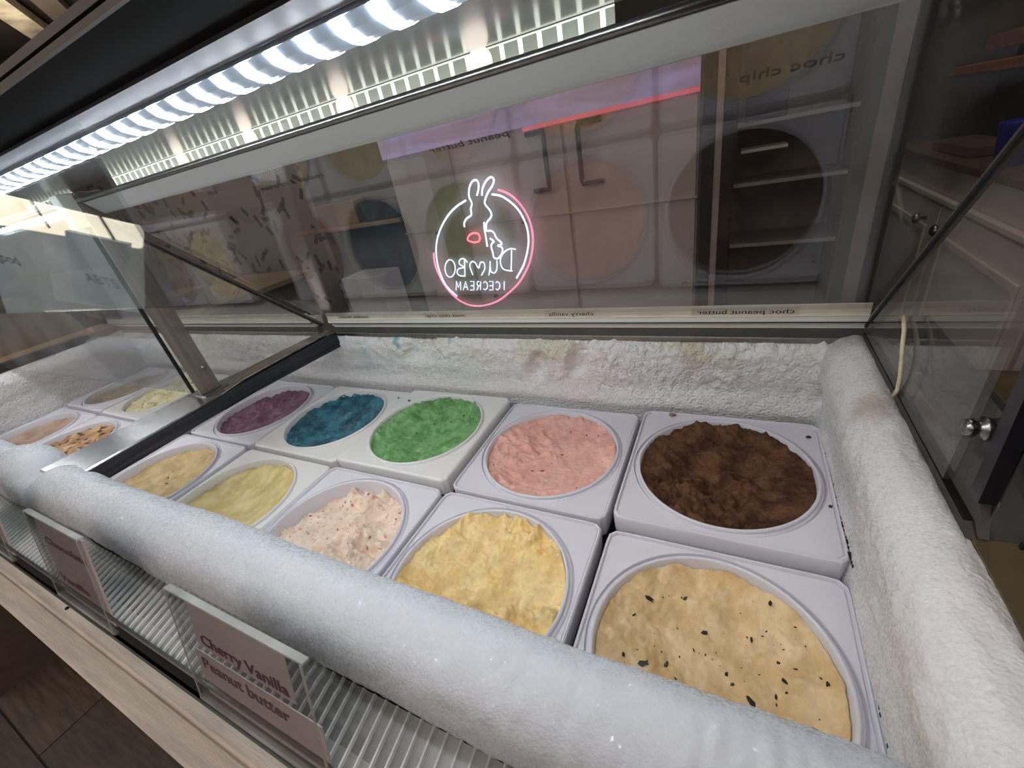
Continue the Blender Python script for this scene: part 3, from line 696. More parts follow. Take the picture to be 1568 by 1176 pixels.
L_ = lambda *c: s2l(c)
spec_rows = [
 # x, y, dz, plain, tublabel, icelabel, params
 (-3.5, .5, 0.0, 0, 'square white tub holding the purple ice cream', 'purple berry ice cream, smooth, in the tub beside the divider bar', dict(mt=M_ice, edge=.055, bowl=.05, amp=.035, freq=3.2, c1=L_(136, 98, 116), c2=L_(108, 72, 90), c3=L_(168, 134, 148), seed=1)),
 (-2.5, .5, 0.02, 1, 'plain white square tub holding the teal blue ice cream', 'teal blue glossy ice cream with dark streaks', dict(mt=M_ice_wet, edge=.04, bowl=.08, amp=.03, freq=4.5, c1=L_(56, 128, 150), c2=L_(26, 84, 106), c3=L_(50, 62, 76), seed=2, ridge=.018)),
 (-1.5, .5, 0.055, 1, 'plain white raised tub holding the green ice cream', 'bright green mint ice cream with dark flecks', dict(mt=M_ice, edge=.03, bowl=.07, amp=.034, freq=4.0, c1=L_(128, 178, 118), c2=L_(100, 152, 90), c3=L_(158, 204, 146), seed=3, ridge=.035, grid=120)),
 (-0.5, .5, 0.0, 0, 'ribbed white tub holding the pink ice cream', 'pale pink cherry ice cream with small red bits', dict(mt=M_ice, edge=.035, bowl=.05, amp=.035, freq=3.6, c1=L_(242, 190, 176), c2=L_(234, 174, 160), c3=L_(248, 204, 184), seed=4, ridge=.03, grid=130)),
 (0.51, .5, 0.045, 0, 'raised white tub holding the dark chocolate ice cream in the rear right corner', 'dark brown chocolate ice cream in the rear right corner', dict(mt=M_ice_rough, edge=.035, bowl=.08, amp=.055, freq=4.0, c1=L_(112, 78, 54), c2=L_(78, 50, 34), c3=L_(124, 90, 64), seed=5, ridge=.05, grid=150)),
 (-3.5, -.5, 0.0, 0, 'white tub holding the tan ice cream in the front row', 'tan caramel ice cream with a few dark bits beside the divider bar', dict(mt=M_ice, edge=.06, bowl=.05, amp=.03, freq=3.2, c1=L_(208, 182, 132), c2=L_(190, 162, 110), c3=L_(224, 202, 160), seed=6)),
 (-2.5, -.5, 0.0, 1, 'plain white tub holding the pale yellow ice cream', 'pale yellow vanilla ice cream, smooth, second in the front row from the divider bar', dict(mt=M_ice, edge=.05, bowl=.06, amp=.03, freq=3.4, c1=L_(226, 208, 150), c2=L_(210, 190, 126), c3=L_(238, 224, 172), seed=7, ridge=.015)),
 (-1.5, -.5, 0.0, 0, 'white tub holding the cream and red speckled ice cream', 'cream coloured ice cream speckled red and green with torn chunks', dict(mt=M_ice, edge=.11, bowl=.0, amp=.10, freq=3.4, c1=L_(246, 226, 206), c2=L_(236, 212, 190), c3=L_(250, 236, 218), seed=8, ridge=.05, grid=130, speck=[(L_(200, 90, 96), 20, .55), (L_(100, 98, 84), 28, .56), (L_(232, 176, 168), 9, .45)])),
 (-0.5, -.5, 0.0, 0, 'white tub holding the yellow ice cream beside the chocolate chip one', 'golden yellow ice cream, rough on the right and smooth on the left', dict(mt=M_ice, edge=.04, bowl=.07, amp=.06, freq=4.2, c1=L_(250, 222, 160), c2=L_(238, 204, 136), c3=L_(254, 234, 184), seed=9, ridge=.05, grid=150)),
 (0.505, -.5, -0.02, 0, 'white tub nearest the camera holding the chocolate chip ice cream', 'beige ice cream with dark chocolate chips nearest the camera', dict(mt=M_ice, edge=.045, bowl=.11, amp=.042, freq=3.4, c1=L_(238, 208, 160), c2=L_(222, 188, 134), c3=L_(246, 224, 184), seed=10, ridge=.015, grid=150)),
 (-5.33, .5, 0.03, 1, 'white tub holding the pale cream ice cream left of the divider bar, rear row', 'pale cream coloured ice cream with dark bits left of the divider bar', dict(mt=M_ice, edge=.04, bowl=.0, amp=.07, freq=3.0, c1=L_(246, 238, 200), c2=L_(232, 222, 172), c3=L_(250, 244, 220), seed=11, grid=70, speck=[(L_(90, 80, 60), 14, .46)])),
 (-6.32, .5, 0.03, 0, 'white tub holding the grey beige ice cream behind the hazy pane, rear row', 'grey beige ice cream behind the hazy pane, rear row', dict(mt=M_ice, edge=.06, bowl=.06, amp=.03, freq=3.0, c1=L_(190, 176, 158), c2=L_(170, 156, 138), c3=L_(200, 190, 170), seed=12, grid=60)),
 (-5.33, -.5, 0.0, 0, 'white tub holding the brown mottled ice cream left of the divider bar, front row', 'beige and brown mottled ice cream left of the divider bar, front row', dict(mt=M_ice, edge=.05, bowl=.04, amp=.05, freq=3.5, c1=L_(214, 176, 134), c2=L_(168, 124, 86), c3=L_(228, 196, 156), seed=13, ridge=.03, grid=80, speck=[(L_(80, 54, 40), 9, .22)])),
 (-6.32, -.5, 0.0, 0, 'white tub holding the pale brown ice cream behind the hazy pane, front row', 'pale brown ice cream behind the hazy pane, front row', dict(mt=M_ice, edge=.06, bowl=.05, amp=.03, freq=3.0, c1=L_(200, 172, 150), c2=L_(180, 150, 128), c3=L_(210, 186, 166), seed=14, grid=60)),
]
hs = {}
for (x, y, dz, plain, tl, il, kw) in spec_rows:
    tub(x, y, dz, plain, tl)
    o, h = ice('ice_cream', x, y, dz, il, **kw)
    if '_h' in o: del o['_h']
    hs[(x, y)] = (o, h, dz)
# bits stuck in the ice cream
rc = random.Random(11)
chip_me = []
for k in range(4):
    m_ = MB(); l, w, t = (0.013, 0.006, 0.004) if k < 2 else (0.020, 0.007, 0.004)
    j = lambda: rc.uniform(0.6, 1.3)
    vs = [(sx * l * j(), sy * w * j(), sz * t * j()) for sz in (-1, 1) for sx, sy in ((-1, -1), (0.2, -1.2), (1, 0), (0.1, 1.1), (-1, 0.7))]
    m_.rings([vs[:5], vs[5:]], True, True); chip_me.append(m_)
def bits(key, n, mt, name, pos=None, sc_=1.0, rmax=0.93):
    o, h, dz = hs[key]; mes = []
    for m_ in chip_me:
        q = MB(); q.v = [(a * sc_, b_ * sc_, c * sc_) for a, b_, c in m_.v]; q.f = m_.f; mes.append(q.mesh(name, mt, local=True))
    for i in range(n):
        if pos and i < len(pos): u, v = pos[i]
        else:
            r = rmax * math.sqrt(rc.random()); a = rc.uniform(0, 2 * math.pi); u, v = r * math.cos(a), r * math.sin(a)
        b_ = bpy.data.objects.new(name, mes[i % 4]); link(b_, o)
        b_.location = (u * 0.4225 * S, v * 0.4225 * S, (h(u, v) + 0.0015) * S)
        b_.rotation_euler = (rc.uniform(-.4, .4), rc.uniform(-.4, .4), rc.uniform(0, 6.28)); s_ = rc.choice((0.45, 0.6, 0.8, 1.0, 1.3)); b_.scale = (s_, s_, s_)
bits((0.505, -.5), 44, M_chip, 'chocolate_chip', [(0.15, 0.1), (0.2, 0.02), (-0.1, -0.15), (0.35, -0.1), (0.5, -0.3), (-0.25, 0.1), (0.0, -0.35), (0.3, -0.5), (0.6, 0.05), (-0.35, -0.2)], 0.85)
bits((0.505, -.5), 60, M_chip, 'chocolate_chip', sc_=0.28)
bits((-1.5, .5), 9, M_chip, 'chocolate_chip', [(0.45, 0.55), (0.62, -0.62), (0.68, 0.5), (-0.3, 0.0)], 0.9)
bits((-0.5, .5), 16, M_redbit, 'cherry_bit', [(0.1, 0.15), (0.14, 0.1), (0.05, -0.12), (0.6, 0.6), (-0.6, 0.1)], 0.55)
bits((-3.5, -.5), 6, M_chip, 'chocolate_chip', None, 0.7)
bits((-5.33, .5), 5, M_chip, 'chocolate_chip', None, 1.0)
bits((-1.5, -.5), 16, M_redbit, 'cherry_bit', None, 0.4)
bits((-1.5, -.5), 24, mat('olive_bit', (96, 92, 70), 0.6), 'pistachio_bit', None, 0.45)
# crumbs on the tub frames and along the right edge
cr = MB()
rc2 = random.Random(3)
for i in range(70):
    yy = rc2.uniform(-0.95, 0.98) if i > 30 else rc2.uniform(-0.05, 0.35)
    xx = 0.999 + rc2.uniform(-0.004, 0.006); s_ = rc2.uniform(0.002, 0.007)
    cr.box(xx - s_, xx + s_, yy - s_, yy + s_, 0.02 - s_ + (0.03 if yy > 0 else -0.02), 0.02 + s_ + (0.03 if yy > 0 else -0.02))
o = cr.part('crumb_line', M_choc, frz, kind='stuff', label='dark crumbs caught between tub and frost wall')
for (x, y, z, s_, mt, lb) in ((0.93, 0.86, 0.052, 0.013, M_choc, 'chocolate crumb on the rear right corner of the raised tub'), (0.20, 0.955, 0.055, 0.020, mat('tan_smear', (150, 120, 80), 0.6), 'tan crumb on the rear edge of the chocolate tub'),
                              (0.965, 0.33, 0.052, 0.008, M_choc, 'small chocolate crumb on the tub beside the right frost wall'), (-2.09, 0.87, 0.026, 0.011, mat('teal_drip', (40, 120, 130), 0.4), 'teal drop on the corner of the teal tub'), (-1.90, 0.80, 0.061, 0.013, mat('slate_drip', (60, 96, 110), 0.4), 'slate blue drop on the corner of the green tub')):
    m_ = MB(); pr2 = random.Random(int(x * 100))
    ring = [[(x + math.cos(a) * s_ * k2 * pr2.uniform(.6, 1.4), y + math.sin(a) * s_ * k2 * pr2.uniform(.4, 1.0), z + zz) for a in [i * math.pi / 4 for i in range(8)]] for k2, zz in ((1, -0.002), (0.8, 0.006), (0.3, 0.010))]
    m_.rings(ring, True, True)
    solo(m_, 'crumb', mt, (x, y, z), lb, 'crumb', smooth=True)

# ================================================================== SIGN HOLDERS
def holder(xl, w, label, lines, cards, last=None):
    A = Vector((xl, -1.250, 0.765)); ex = Vector((1, 0, 0)); D = (Vector((xl, -1.360, 0.345)) - A); H = D.length; ed = D.normalized(); nn = ex.cross(ed).normalized()
    if nn.y > 0: nn = -nn          # towards the customers
    t = thing('sign_holder', (xl + w / 2, -1.33, 0.345), label, 'sign', 'acrylic sign holders on the ribbed shelf')
    def pt(a, b_, c=0.0): return A + ex * a + ed * b_ + nn * c
    def sl(a0, a1, b0, b1, c, th, name, mt, lab=None):
        A0, A1, A2, A3 = pt(a0, b0, c), pt(a1, b0, c), pt(a1, b1, c), pt(a0, b1, c)
        m_ = MB().add([A0, A1, A2, A3] + [v + nn * th for v in (A0, A1, A2, A3)], [(0, 3, 2, 1), (4, 5, 6, 7), (0, 1, 5, 4), (1, 2, 6, 5), (2, 3, 7, 6), (3, 0, 4, 7)])
        return m_.part(name, mt, t, label=lab)
    sl(0, w, 0, H, 0.0, 0.010, 'front_plate', M_acrylic)
    B0 = [Vector((xl, -1.240, 0.765)), Vector((xl + w, -1.240, 0.765)), Vector((xl + w, -1.205, 0.432)), Vector((xl, -1.205, 0.432))]
    MB().slab(*B0, 0.008).part('back_plate', M_acrylic, t)
    sl(0, w, -0.006, 0.0, -0.010, 0.020, 'top_fold', M_acrylic_edge)
    sl(0, 0.010, 0.0, H, 0.0101, 0.002, 'side_edge', M_acrylic_edge); sl(w - 0.010, w, 0.0, H, 0.0101, 0.002, 'side_edge', M_acrylic_edge)
    MB().tube([pt(0, H, 0.004), pt(w, H, 0.004)], 0.010, 8).part('bottom_lip', M_acrylic_edge, t, smooth=True)
    for (a0, a1, b0, b1, txt, bt, hgt, tw) in cards:
        c_ = sl(a0, a1, b0, b1, -0.012, 0.003, 'card', M_card)
        if txt: text_part(txt, 'lettering', M_inkred, c_, pt(a0 + 0.03, bt, -0.0080), ex, -ed, hgt, width=tw, depth=0.0002)
    return t
holder(-1.0, 0.64, 'clear acrylic sign holder reading Cherry Vanilla and Peanut butter, nearest the camera', None,
       [(0.06, 0.53, 0.03, 0.205, 'Cherry Vanilla', 0.188, 0.040, 0.42), (0.02, 0.62, 0.235, 0.425, 'Peanut butter', 0.300, 0.044, 0.43)])
holder(-2.19, 0.56, 'clear acrylic sign holder with two blurred lines, second from the camera', None,
       [(0.03, 0.54, 0.02, 0.22, 'Chocolate', 0.150, 0.034, 0.42), (0.03, 0.54, 0.225, 0.425, 'Vanilla', 0.34, 0.034, 0.30)])
holder(-3.35, 0.56, 'clear acrylic sign holder cut off by the left edge of the photo', None,
       [(0.03, 0.54, 0.02, 0.425, None, 0, 0, 0)])

# ================================================================== BEHIND THE COUNTER
M_cabw = mat('white_cabinet_paint', (196, 182, 176), 0.5, var=0.03, nscale=4)
M_cabw2 = mat('white_side_cabinet_paint', (206, 196, 186), 0.5, var=0.03, nscale=4)
YB = 5.0
# tall white double-door cupboard with black handles
cb_ = thing('tall_cupboard', (-2.0, YB, FZ), 'tall white double door cupboard with black handles behind the glass', 'cupboard')
MB().box(-4.95, 0.02, YB + 0.06, YB + 1.2, FZ, 2.42).part('carcass', M_cabw, cb_)
for (a, b_) in ((-4.93, -1.76), (-1.70, 0.0)):
    d_ = MB().box(a, b_, YB, YB + 0.055, FZ + 0.4, 1.95).part('door', M_cabw, cb_, bevel=0.01)
    hx = b_ - 0.22 if a < -2 else a + 0.22
    sgn = -1 if a < -2 else 1
    MB().tube([(hx + sgn * 0.30, YB - 0.02, 1.92), (hx, YB - 0.10, 1.92), (hx, YB - 0.12, 1.86), (hx, YB - 0.12, 1.22), (hx + sgn * 0.0, YB - 0.10, 1.17), (hx + sgn * 0.28, YB - 0.02, 1.17)], 0.035, 6).part('handle', M_black, d_)
MB().box(-4.95, 0.02, YB - 0.02, YB + 0.05, 0.78, 0.80).part('trim_line', mat('pale_line', (190, 176, 168), 0.5), cb_)
# purple reflected light above the doors, built as a glowing panel; red line under it
lb = thing('purple_glow_panel', (-2.0, YB - 0.04, 1.98), 'purple marbled panel glowing as reflected light, with a red lower edge above the cupboard doors', 'light')
MLB, nt, b = _mat('purple_marble_glow')
n = nt.nodes.new('ShaderNodeTexNoise'); n.inputs['Scale'].default_value = 4; n.inputs['Detail'].default_value = 6; n.inputs['Distortion'].default_value = 1.2
tc = nt.nodes.new('ShaderNodeTexCoord'); mp = nt.nodes.new('ShaderNodeMapping'); mp.inputs['Scale'].default_value = (0.5, 1, 4); nt.links.new(tc.outputs['Object'], mp.inputs[0]); nt.links.new(mp.outputs[0], n.inputs['Vector'])
r = nt.nodes.new('ShaderNodeValToRGB'); r.color_ramp.elements[0].position = .35; r.color_ramp.elements[1].position = .65; r.color_ramp.elements[0].color = (.16, .11, .16, 1); r.color_ramp.elements[1].color = (.24, .19, .34, 1)
nt.links.new(n.outputs['Fac'], r.inputs[0]); nt.links.new(r.outputs[0], b.inputs['Base Color']); nt.links.new(r.outputs[0], b.inputs['Emission Color']); b.inputs['Emission Strength'].default_value = 0.55
MB().box(-4.95, 0.02, YB - 0.06, YB - 0.005, 2.02, 2.40).part('glow_face', MLB, lb)
MB().box(-2.3, 0.02, YB - 0.07, YB - 0.004, 1.965, 2.015).part('red_glow_edge', emis('red_glow', (0.45, 0.08, 0.10), 0.6), lb, label='red glowing lower edge')
# black post pair and shelving right of the cupboard
ps = thing('door_post', (0.25, YB, FZ), 'black upright post with a pale middle strip behind the glass', 'post')
MB().box(0.06, 0.20, YB - 0.05, YB + 0.1, FZ, 2.6).part('post', M_black, ps)
MB().box(0.205, 0.285, YB - 0.03, YB + 0.06, FZ, 2.6).part('pale_strip', mat('pale_strip', (176, 160, 152), 0.5), ps)
MB().box(0.29, 0.42, YB - 0.05, YB + 0.1, FZ, 2.6).part('post', M_black, ps)
sh2 = thing('shelving_unit', (1.0, YB + 0.5, FZ), 'dark grey shelving unit with thin pale shelf edges behind the glass', 'shelf')
M_sg = mat('shelf_grey', (92, 90, 86), 0.6, var=0.08)
MB().box(0.44, 1.62, YB + 0.9, YB + 0.95, FZ, 2.6).part('back', M_sg, sh2)
for z in (1.53, 0.86, 0.1):
    s_ = MB().box(0.44, 1.62, YB + 0.1, YB + 0.9, z - 0.03, z).part('shelf', M_sg, sh2)
    MB().box(0.44, 1.62, YB + 0.08, YB + 0.1, z - 0.035, z + 0.005).part('shelf_edge', mat('shelf_edge', (150, 144, 136), 0.4), s_)
solo(MB().box(0.50, 1.0, YB + 0.2, YB + 0.6, 1.20, 1.235), 'paper_stack', mat('paper', (226, 220, 206), 0.6), (0.75, YB + 0.4, 1.2), 'short pale paper stack between the dark shelves', 'paper')
solo(MB().box(0.52, 0.95, YB + 0.2, YB + 0.7, 1.532, 1.80), 'storage_box', M_black, (0.75, YB + 0.45, 1.532), 'dark storage box on the upper shelf of the shelving unit', 'box', bevel=0.01)
fr_ = thing('door_frame', (1.75, YB, FZ), 'pale door frame edged black at the right end behind the glass', 'frame')
MB().box(1.63, 1.76, YB - 0.06, YB + 0.1, FZ, 2.8).part('frame_edge', M_black, fr_)
MB().box(1.765, 1.92, YB - 0.04, YB + 0.1, FZ, 2.8).part('frame_post', mat('greige', (132, 122, 118), 0.5), fr_)
MB().box(1.925, 2.06, YB - 0.06, YB + 0.3, FZ, 2.8).part('frame_edge', M_black, fr_)
# pale upright board in front of the cupboard, left
bd_ = solo(MB().box(-4.1, -3.62, YB - 0.055, YB - 0.005, FZ, 2.6), 'upright_board', mat('cream_board', (168, 156, 140), 0.6), (-3.3, YB - 0.03, FZ), 'cream upright board standing left of the cupboard handles', 'board', bevel=0.01)
# side cabinet seen past the right end, facing left
X0 = 2.72
sc_b = thing('side_cabinet', (X0 + 1, 6, FZ), 'white base cabinet with two panelled doors and round knobs past the right end', 'cabinet')
MB().box(X0 + 0.03, X0 + 2.3, 1.5, 8.2, FZ, 0.66).part('carcass', M_cabw2, sc_b)
for (a, b_, ky) in ((3.2, 5.53, 5.25), (5.60, 7.9, 5.95)):
    d_ = MB().box(X0 - 0.03, X0 + 0.025, a, b_, FZ + 0.5, 0.24).part('door', M_cabw2, sc_b, bevel=0.01)
    for q in ((a + 0.25, b_ - 0.25, -0.10, -0.02), (a + 0.25, b_ - 0.25, -2.9, -2.82)):
        MB().box(X0 - 0.06, X0 - 0.031, q[0], q[1], q[2], q[3]).part('moulding', M_cabw2, d_, bevel=0.008)
    for q in (a + 0.25, b_ - 0.32):
        MB().box(X0 - 0.06, X0 - 0.031, q, q + 0.07, -2.82, -0.10).part('moulding', M_cabw2, d_, bevel=0.008)
    MB().lathe([(0.02, 0), (0.02, -0.06), (0.06, -0.08), (0.07, -0.11), (0.045, -0.14), (0.01, -0.145)], 12, (X0 - 0.03, ky, 0.05), 'x').part('knob', M_steel, d_, smooth=True)
d_ = MB().box(X0 - 0.03, X0 + 0.025, 1.55, 3.12, FZ + 0.5, 0.24).part('door', M_cabw2, sc_b, bevel=0.01)
MB().box(X0 - 0.05, X0 + 0.02, 1.5, 8.2, 0.28, 0.34).part('cornice', M_cabw2, sc_b, bevel=0.01)
M_ctop = mat('brown_wood_top', (96, 70, 52), 0.45, var=0.3, nscale=6, stretch=(2, 10, 2))
solo(MB().box(X0 - 0.06, X0 + 2.35, 1.45, 8.22, 0.662, 0.74), 'worktop', M_ctop, (X0 + 1, 5, 0.662), 'brown wooden worktop on the white side cabinet', 'worktop', bevel=0.01)
def obx(name, x0, x1, y0, y1, z0, z1, col, label, cat, rough=0.6):
    return solo(MB().box(x0, x1, y0, y1, z0, z1), name, mat(name, col, rough, var=0.15, nscale=6), ((x0 + x1) / 2, (y0 + y1) / 2, z0), label, cat, bevel=0.015)
obx('black_crate', X0 + 0.35, X0 + 1.0, 6.95, 8.1, 0.742, 1.55, (40, 37, 34), 'black crate on the brown worktop at the right', 'crate')
obx('low_tray', X0 + 0.08, X0 + 0.5, 5.6, 6.8, 0.742, 0.86, (96, 70, 54), 'low brown tray in front on the worktop', 'tray')
obx('black_appliance', X0 + 0.55, X0 + 1.5, 4.2, 6.85, 0.742, 1.55, (26, 25, 28), 'black appliance beside the crate on the worktop', 'appliance', 0.35)
cup = thing('blue_cup', (X0 + 0.16, 4.85, 0.742), 'bright blue cup on the brown worktop at the right edge', 'cup')
MB().lathe([(0.10, 0.742), (0.12, 0.75), (0.16, 1.12), (0.165, 1.13), (0.15, 1.13), (0.11, 0.78)], 20, (X0 + 0.16, 4.85, 0)).part('cup_body', mat('blue_plastic', (24, 40, 150), 0.35), cup, smooth=True)
ob_ = thing('orange_board', (X0 + 0.6, 6, 1.552), 'two stacked orange brown boards above the black appliance', 'board')
MB().box(X0 + 0.3, X0 + 1.5, 4.3, 7.6, 1.552, 1.65).part('board', mat('orange_board', (150, 92, 62), 0.6, var=0.2), ob_, bevel=0.01)
MB().box(X0 + 0.45, X0 + 1.6, 4.2, 7.2, 1.76, 1.92).part('board', mat('rust_board', (128, 76, 60), 0.6, var=0.2), ob_, bevel=0.01)
MB().box(X0 + 0.7, X0 + 1.4, 4.5, 7.0, 1.65, 1.76).part('spacer', M_black, ob_)
# olive steel side counter beyond the right rim
sdc = thing('side_counter', (2.2, -1.2, FZ), 'dull olive brown steel counter beyond the right rim', 'counter')
MB().box(1.50, 3.4, -1.3, 0.9, 0.42, 0.50).part('top', M_olive, sdc, bevel=0.01)
MB().box(1.55, 3.3, -1.25, 0.85, FZ, 0.42).part('body', M_steel_dark, sdc)

# ---- glowing board added out of view, placed to be mirrored in the glass flap ----
sw = thing('reflected_board', (-12.5, -4.6, FZ), 'unseen glowing blue grey board under a sloping beige band, made for the left flap reflection', 'sign')
def qd(name, pts, mt, y=-4.58, th=0.08, parent=None, lab=None):
    m_ = MB().add([(x, y, z) for x, z in pts] + [(x, y - th, z) for x, z in pts], [(0, 1, 2, 3), (7, 6, 5, 4), (0, 4, 5, 1), (1, 5, 6, 2), (2, 6, 7, 3), (3, 7, 4, 0)])
    return m_.part(name, mt, parent or sw, label=lab)
def warm_panel(name, c1, c2, st, scl):
    M, nt, b = _mat(name)
    n = nt.nodes.new('ShaderNodeTexNoise'); n.inputs['Scale'].default_value = scl; n.inputs['Detail'].default_value = 5
    tc = nt.nodes.new('ShaderNodeTexCoord'); nt.links.new(tc.outputs['Object'], n.inputs['Vector'])
    r = nt.nodes.new('ShaderNodeValToRGB'); r.color_ramp.elements[0].position = .35; r.color_ramp.elements[1].position = .65
    r.color_ramp.elements[0].color = (*c1, 1); r.color_ramp.elements[1].color = (*c2, 1)
    nt.links.new(n.outputs['Fac'], r.inputs[0]); nt.links.new(r.outputs[0], b.inputs['Base Color']); nt.links.new(r.outputs[0], b.inputs['Emission Color']); b.inputs['Emission Strength'].default_value = st
    return M
band = qd('glow_band', [(-15.8, 3.34), (-9.43, 1.79), (-9.86, 1.44), (-17.0, 2.74)], warm_panel('glow_beige_band', (.86, .72, .50), (1.0, .92, .74), 2.6, 2.0), lab='beige band made to glow for the flap reflection')
for x in (-13.0, -10.55):
    MB().box(x - 0.03, x + 0.03, -4.58, -4.55, 1.2 + (-9.4 - x) * 0.26, 1.95 + (-9.4 - x) * 0.25).part('reflected_board_wire', M_black, band)
qd('reflected_board_panel', [(-17.0, 2.72), (-9.86, 1.42), (-12.2, -0.6), (-20.0, 0.2)], warm_panel('glow_blue_grey', (.28, .33, .34), (.42, .46, .44), 0.55, 0.6))
qd('reflected_raised_panel', [(-12.2, 2.02), (-10.0, 1.55), (-12.0, 0.2), (-14.0, 0.6)], warm_panel('glow_slate', (.22, .27, .29), (.32, .37, .38), 0.55, 0.8), y=-4.50)
M_let = mat('dark_letter', (30, 36, 40), 0.6)
text_part('ABTS', 'lettering', M_let, sw, (-12.6, -4.47, 0.95), (1, 0, -0.2), (0, 0, 1), 0.22, width=1.3)
text_part('good', 'lettering', M_let, sw, (-17.2, -4.54, 1.75), (1, 0, -0.2), (0, 0, 1), 0.26, width=1.3)
# paper bags and boxes on a counter beyond the left end
lc = thing('left_counter', (-9.6, 1, FZ), 'tan counter beyond the left end of the freezer', 'counter')
MB().box(-11.2, -8.4, -2.5, 5.5, 0.1, 0.2).part('top', mat('tan_top', (170, 150, 126), 0.5), lc)
MB().box(-11.0, -8.6, -2.3, 5.3, FZ, 0.1).part('body', mat('tan_body', (120, 106, 92), 0.6), lc)
bg = thing('paper_bag', (-9.3, 0.7, 0.2), 'tan paper bag on the counter beyond the left end', 'bag')
bgm = MB(); prg = random.Random(5)
rings_ = []
for k, (hx, hy, z) in enumerate([(0.45, 0.5, 0.2), (0.48, 0.52, 0.5), (0.44, 0.42, 0.8), (0.4, 0.25, 1.1), (0.42, 0.08, 1.2)]):
    rings_.append([(-9.3 + hx * a + prg.uniform(-.03, .03), 0.75 + hy * c + prg.uniform(-.03, .03), z) for a, c in ((-1, -1), (0, -1.05), (1, -1), (1.03, 0), (1, 1), (0, 1.05), (-1, 1), (-1.03, 0))])
bgm.rings(rings_, True, True).part('bag_body', mat('kraft_paper', (196, 164, 120), 0.8, var=0.12, nscale=8), bg)
obx('red_box', -9.8, -9.0, 1.6, 2.3, 0.202, 0.62, (120, 52, 44), 'dark red box beside the paper bag at the left', 'box')
obx('brown_box', -9.9, -9.0, 2.5, 3.4, 0.202, 0.52, (150, 120, 92), 'brown cardboard box right of the dark red box', 'box')
# pale things in the aisle behind the left half
obx('white_bin', -5.9, -5.0, 4.0, 4.6, FZ, 0.30, (190, 190, 186), 'white bin in the aisle behind the left rear glass', 'bin')
obx('wall_shelf', -7.9, -5.0, 5.0, 5.6, 1.0, 1.08, (170, 140, 120), 'long tan shelf behind the left rear glass', 'shelf')
obx('tan_carton', -7.2, -6.1, 5.1, 5.5, 1.082, 1.5, (150, 124, 92), 'tan carton on the long shelf', 'box')
obx('dark_carton', -5.95, -5.1, 5.1, 5.5, 1.082, 1.42, (70, 62, 66), 'dark carton on the long shelf beside the tan one', 'box')
obx('grey_cabinet', -7.8, -5.0, 5.65, 6.4, FZ, 2.5, (112, 104, 100), 'grey cupboard against the wall behind the long shelf', 'cupboard')

# ================================================================== NEON SIGN (its reflection, built as glowing tubes behind the glass)
for_mount = [(-4.2, 0.75), (-2.5, 0.75), (-3.3, -0.45)]
ns = thing('neon_reflection', (-3.4, 4.985, -0.5), 'neon rabbit sign as a mirrored reflection, built in white and pink glass tubes', 'sign')
Cc = Vector((0.4880378, -1.46298947, 1.72624162)); F_ = 639.79
RM = Matrix(R3)
for mx_, mz_ in for_mount: MB().box(mx_ - 0.015, mx_ + 0.015, 4.9, 5.0, mz_ - 0.015, mz_ + 0.015).part('neon_reflection_clip', M_glassedge, ns)
YN = 4.90
def nz(p):
    u = 600 + p[0] / 4.9; v = 240 + p[1] / 4.9
    d = RM.transposed() @ Vector(((u - 784) / F_, (v - 588) / F_, 1)); t = (YN - Cc.y) / d.y
    q = Cc + d * t; return (q.x, YN, q.z)
def spline(pts, closed=False, n=5):
    out = []; L2 = len(pts); rng = L2 if closed else L2 - 1
    for i in range(rng):
        p0 = pts[(i - 1) % L2] if closed or i > 0 else pts[0]; p1 = pts[i]; p2 = pts[(i + 1) % L2]; p3 = pts[(i + 2) % L2] if closed or i < L2 - 2 else pts[-1]
        for k in range(n):
            t = k / n
            out.append(tuple(0.5 * (2 * p1[c] + (-p0[c] + p2[c]) * t + (2 * p0[c] - 5 * p1[c] + 4 * p2[c] - p3[c]) * t * t + (-p0[c] + 3 * p1[c] - 3 * p2[c] + p3[c]) * t ** 3) for c in (0, 1, 2)))
    if not closed: out.append(tuple(pts[-1]))
    return out
def neon(pts, mt, lab, closed=False, r=0.017, smooth=True):
    P3 = [nz(p) for p in pts]
    if smooth: P3 = spline(P3, closed)
    return MB().tube(P3, r, 6, closed).part('neon_reflection_tube', mt, ns, smooth=True, label=lab)
neon([(555, 328), (490, 370), (430, 430), (380, 510), (345, 600), (332, 690), (340, 790), (365, 880), (410, 970), (490, 1048)], M_neon_w, 'white left arc')
neon([(750, 282), (820, 295), (890, 340), (950, 400), (995, 480), (1020, 560), (1025, 650), (1010, 740), (985, 820), (935, 912)], M_neon_w, 'white right arc')
neon([(795, 248), (870, 275), (940, 330), (1000, 410), (1040, 500), (1058, 600), (1055, 690), (1035, 790), (1000, 870), (950, 950), (880, 1020), (800, 1080), (720, 1110), (650, 1120), (580, 1112), (510, 1080), (450, 1030), (400, 970), (360, 900), (330, 830), (317, 770), (314, 722)], M_neon_p, 'pink outer arc')
neon([(638, 292), (650, 240), (648, 195), (628, 174), (600, 190), (580, 240), (580, 300), (600, 350), (592, 390), (597, 430), (585, 448), (560, 465), (543, 500), (546, 528)], M_neon_w, 'white ear line')
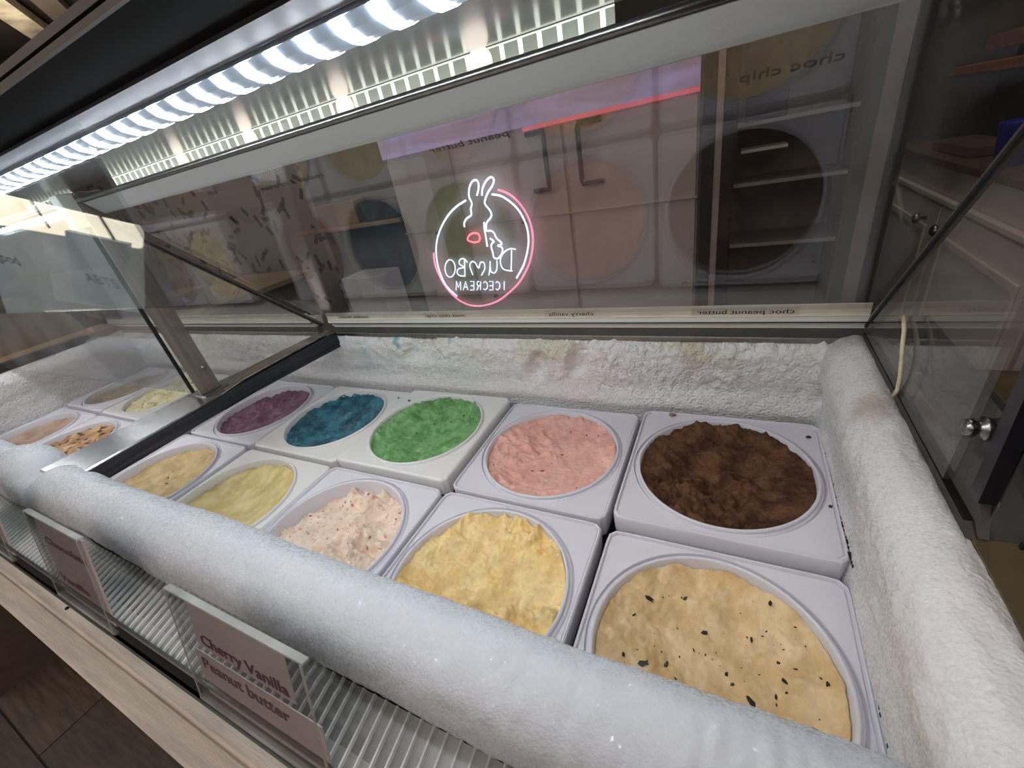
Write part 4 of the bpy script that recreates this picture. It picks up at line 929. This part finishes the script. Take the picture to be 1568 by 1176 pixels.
neon([(676, 292), (680, 240), (705, 185), (740, 153), (765, 170), (755, 215), (720, 270), (698, 330), (702, 360), (740, 410), (745, 450), (715, 490), (708, 520), (712, 555), (740, 555), (765, 570), (785, 610), (822, 645), (818, 660), (795, 668), (825, 680), (830, 710), (815, 745), (790, 765), (765, 755), (758, 720), (745, 675), (752, 650), (765, 635), (735, 612)], M_neon_w, 'white ear and hair line')
neon([(692, 490), (694, 540), (705, 600), (716, 675)], M_neon_w, 'white cheek line')
neon([(570, 625), (575, 600), (590, 583), (620, 573), (650, 582), (660, 610), (650, 636), (610, 642)], M_neon_r, 'red lips', closed=True)
W_ = lambda pts, **k: neon(pts, M_neon_w, 'white letter stroke', r=0.013, **k)
W_([(930, 695), (890, 690), (850, 710), (820, 750), (815, 800), (840, 845), (905, 858)]); W_([(898, 700), (895, 855)], smooth=False)
W_([(788, 780), (788, 840), (770, 872), (745, 862), (738, 825), (738, 785)]); W_([(738, 830), (728, 890)], smooth=False)
W_([(672, 890), (697, 840), (690, 795), (665, 795), (650, 835), (625, 795), (600, 788), (585, 820), (608, 888)])
W_([(568, 795), (540, 765), (510, 775), (508, 805), (540, 830), (500, 842), (490, 870), (510, 893), (550, 895)]); W_([(545, 770), (548, 893)], smooth=False)
W_([(437 + 38 * math.cos(a), 838 + 65 * math.sin(a)) for a in [i * math.pi / 6 for i in range(12)]], closed=True)
LW = {'I': [[(0.5, 0), (0.5, 1)]], 'C': [[(0.95, .15), (.6, 0), (.15, .2), (.05, .5), (.15, .8), (.6, 1), (.95, .85)]], 'E': [[(0.9, 0), (.1, 0), (.1, 1), (.9, 1)], [(.1, .5), (.8, .5)]],
      'R': [[(0.1, 1), (.1, 0), (.7, 0), (.9, .25), (.7, .5), (.1, .5)], [(.5, .5), (.9, 1)]], 'A': [[(0, 1), (.5, 0), (1, 1)], [(.2, .65), (.8, .65)]], 'M': [[(0, 1), (.05, 0), (.5, .7), (.95, 0), (1, 1)]]}
for ch, cx_ in zip('ICECREAM', (843, 795, 745, 703, 652, 602, 553, 500)):
    for st_ in LW[ch]:
        neon([(cx_ + (0.5 - px_) * 34, 936 + py_ * 64) for px_, py_ in st_], M_neon_w, 'white small letter stroke', r=0.011, smooth=False)
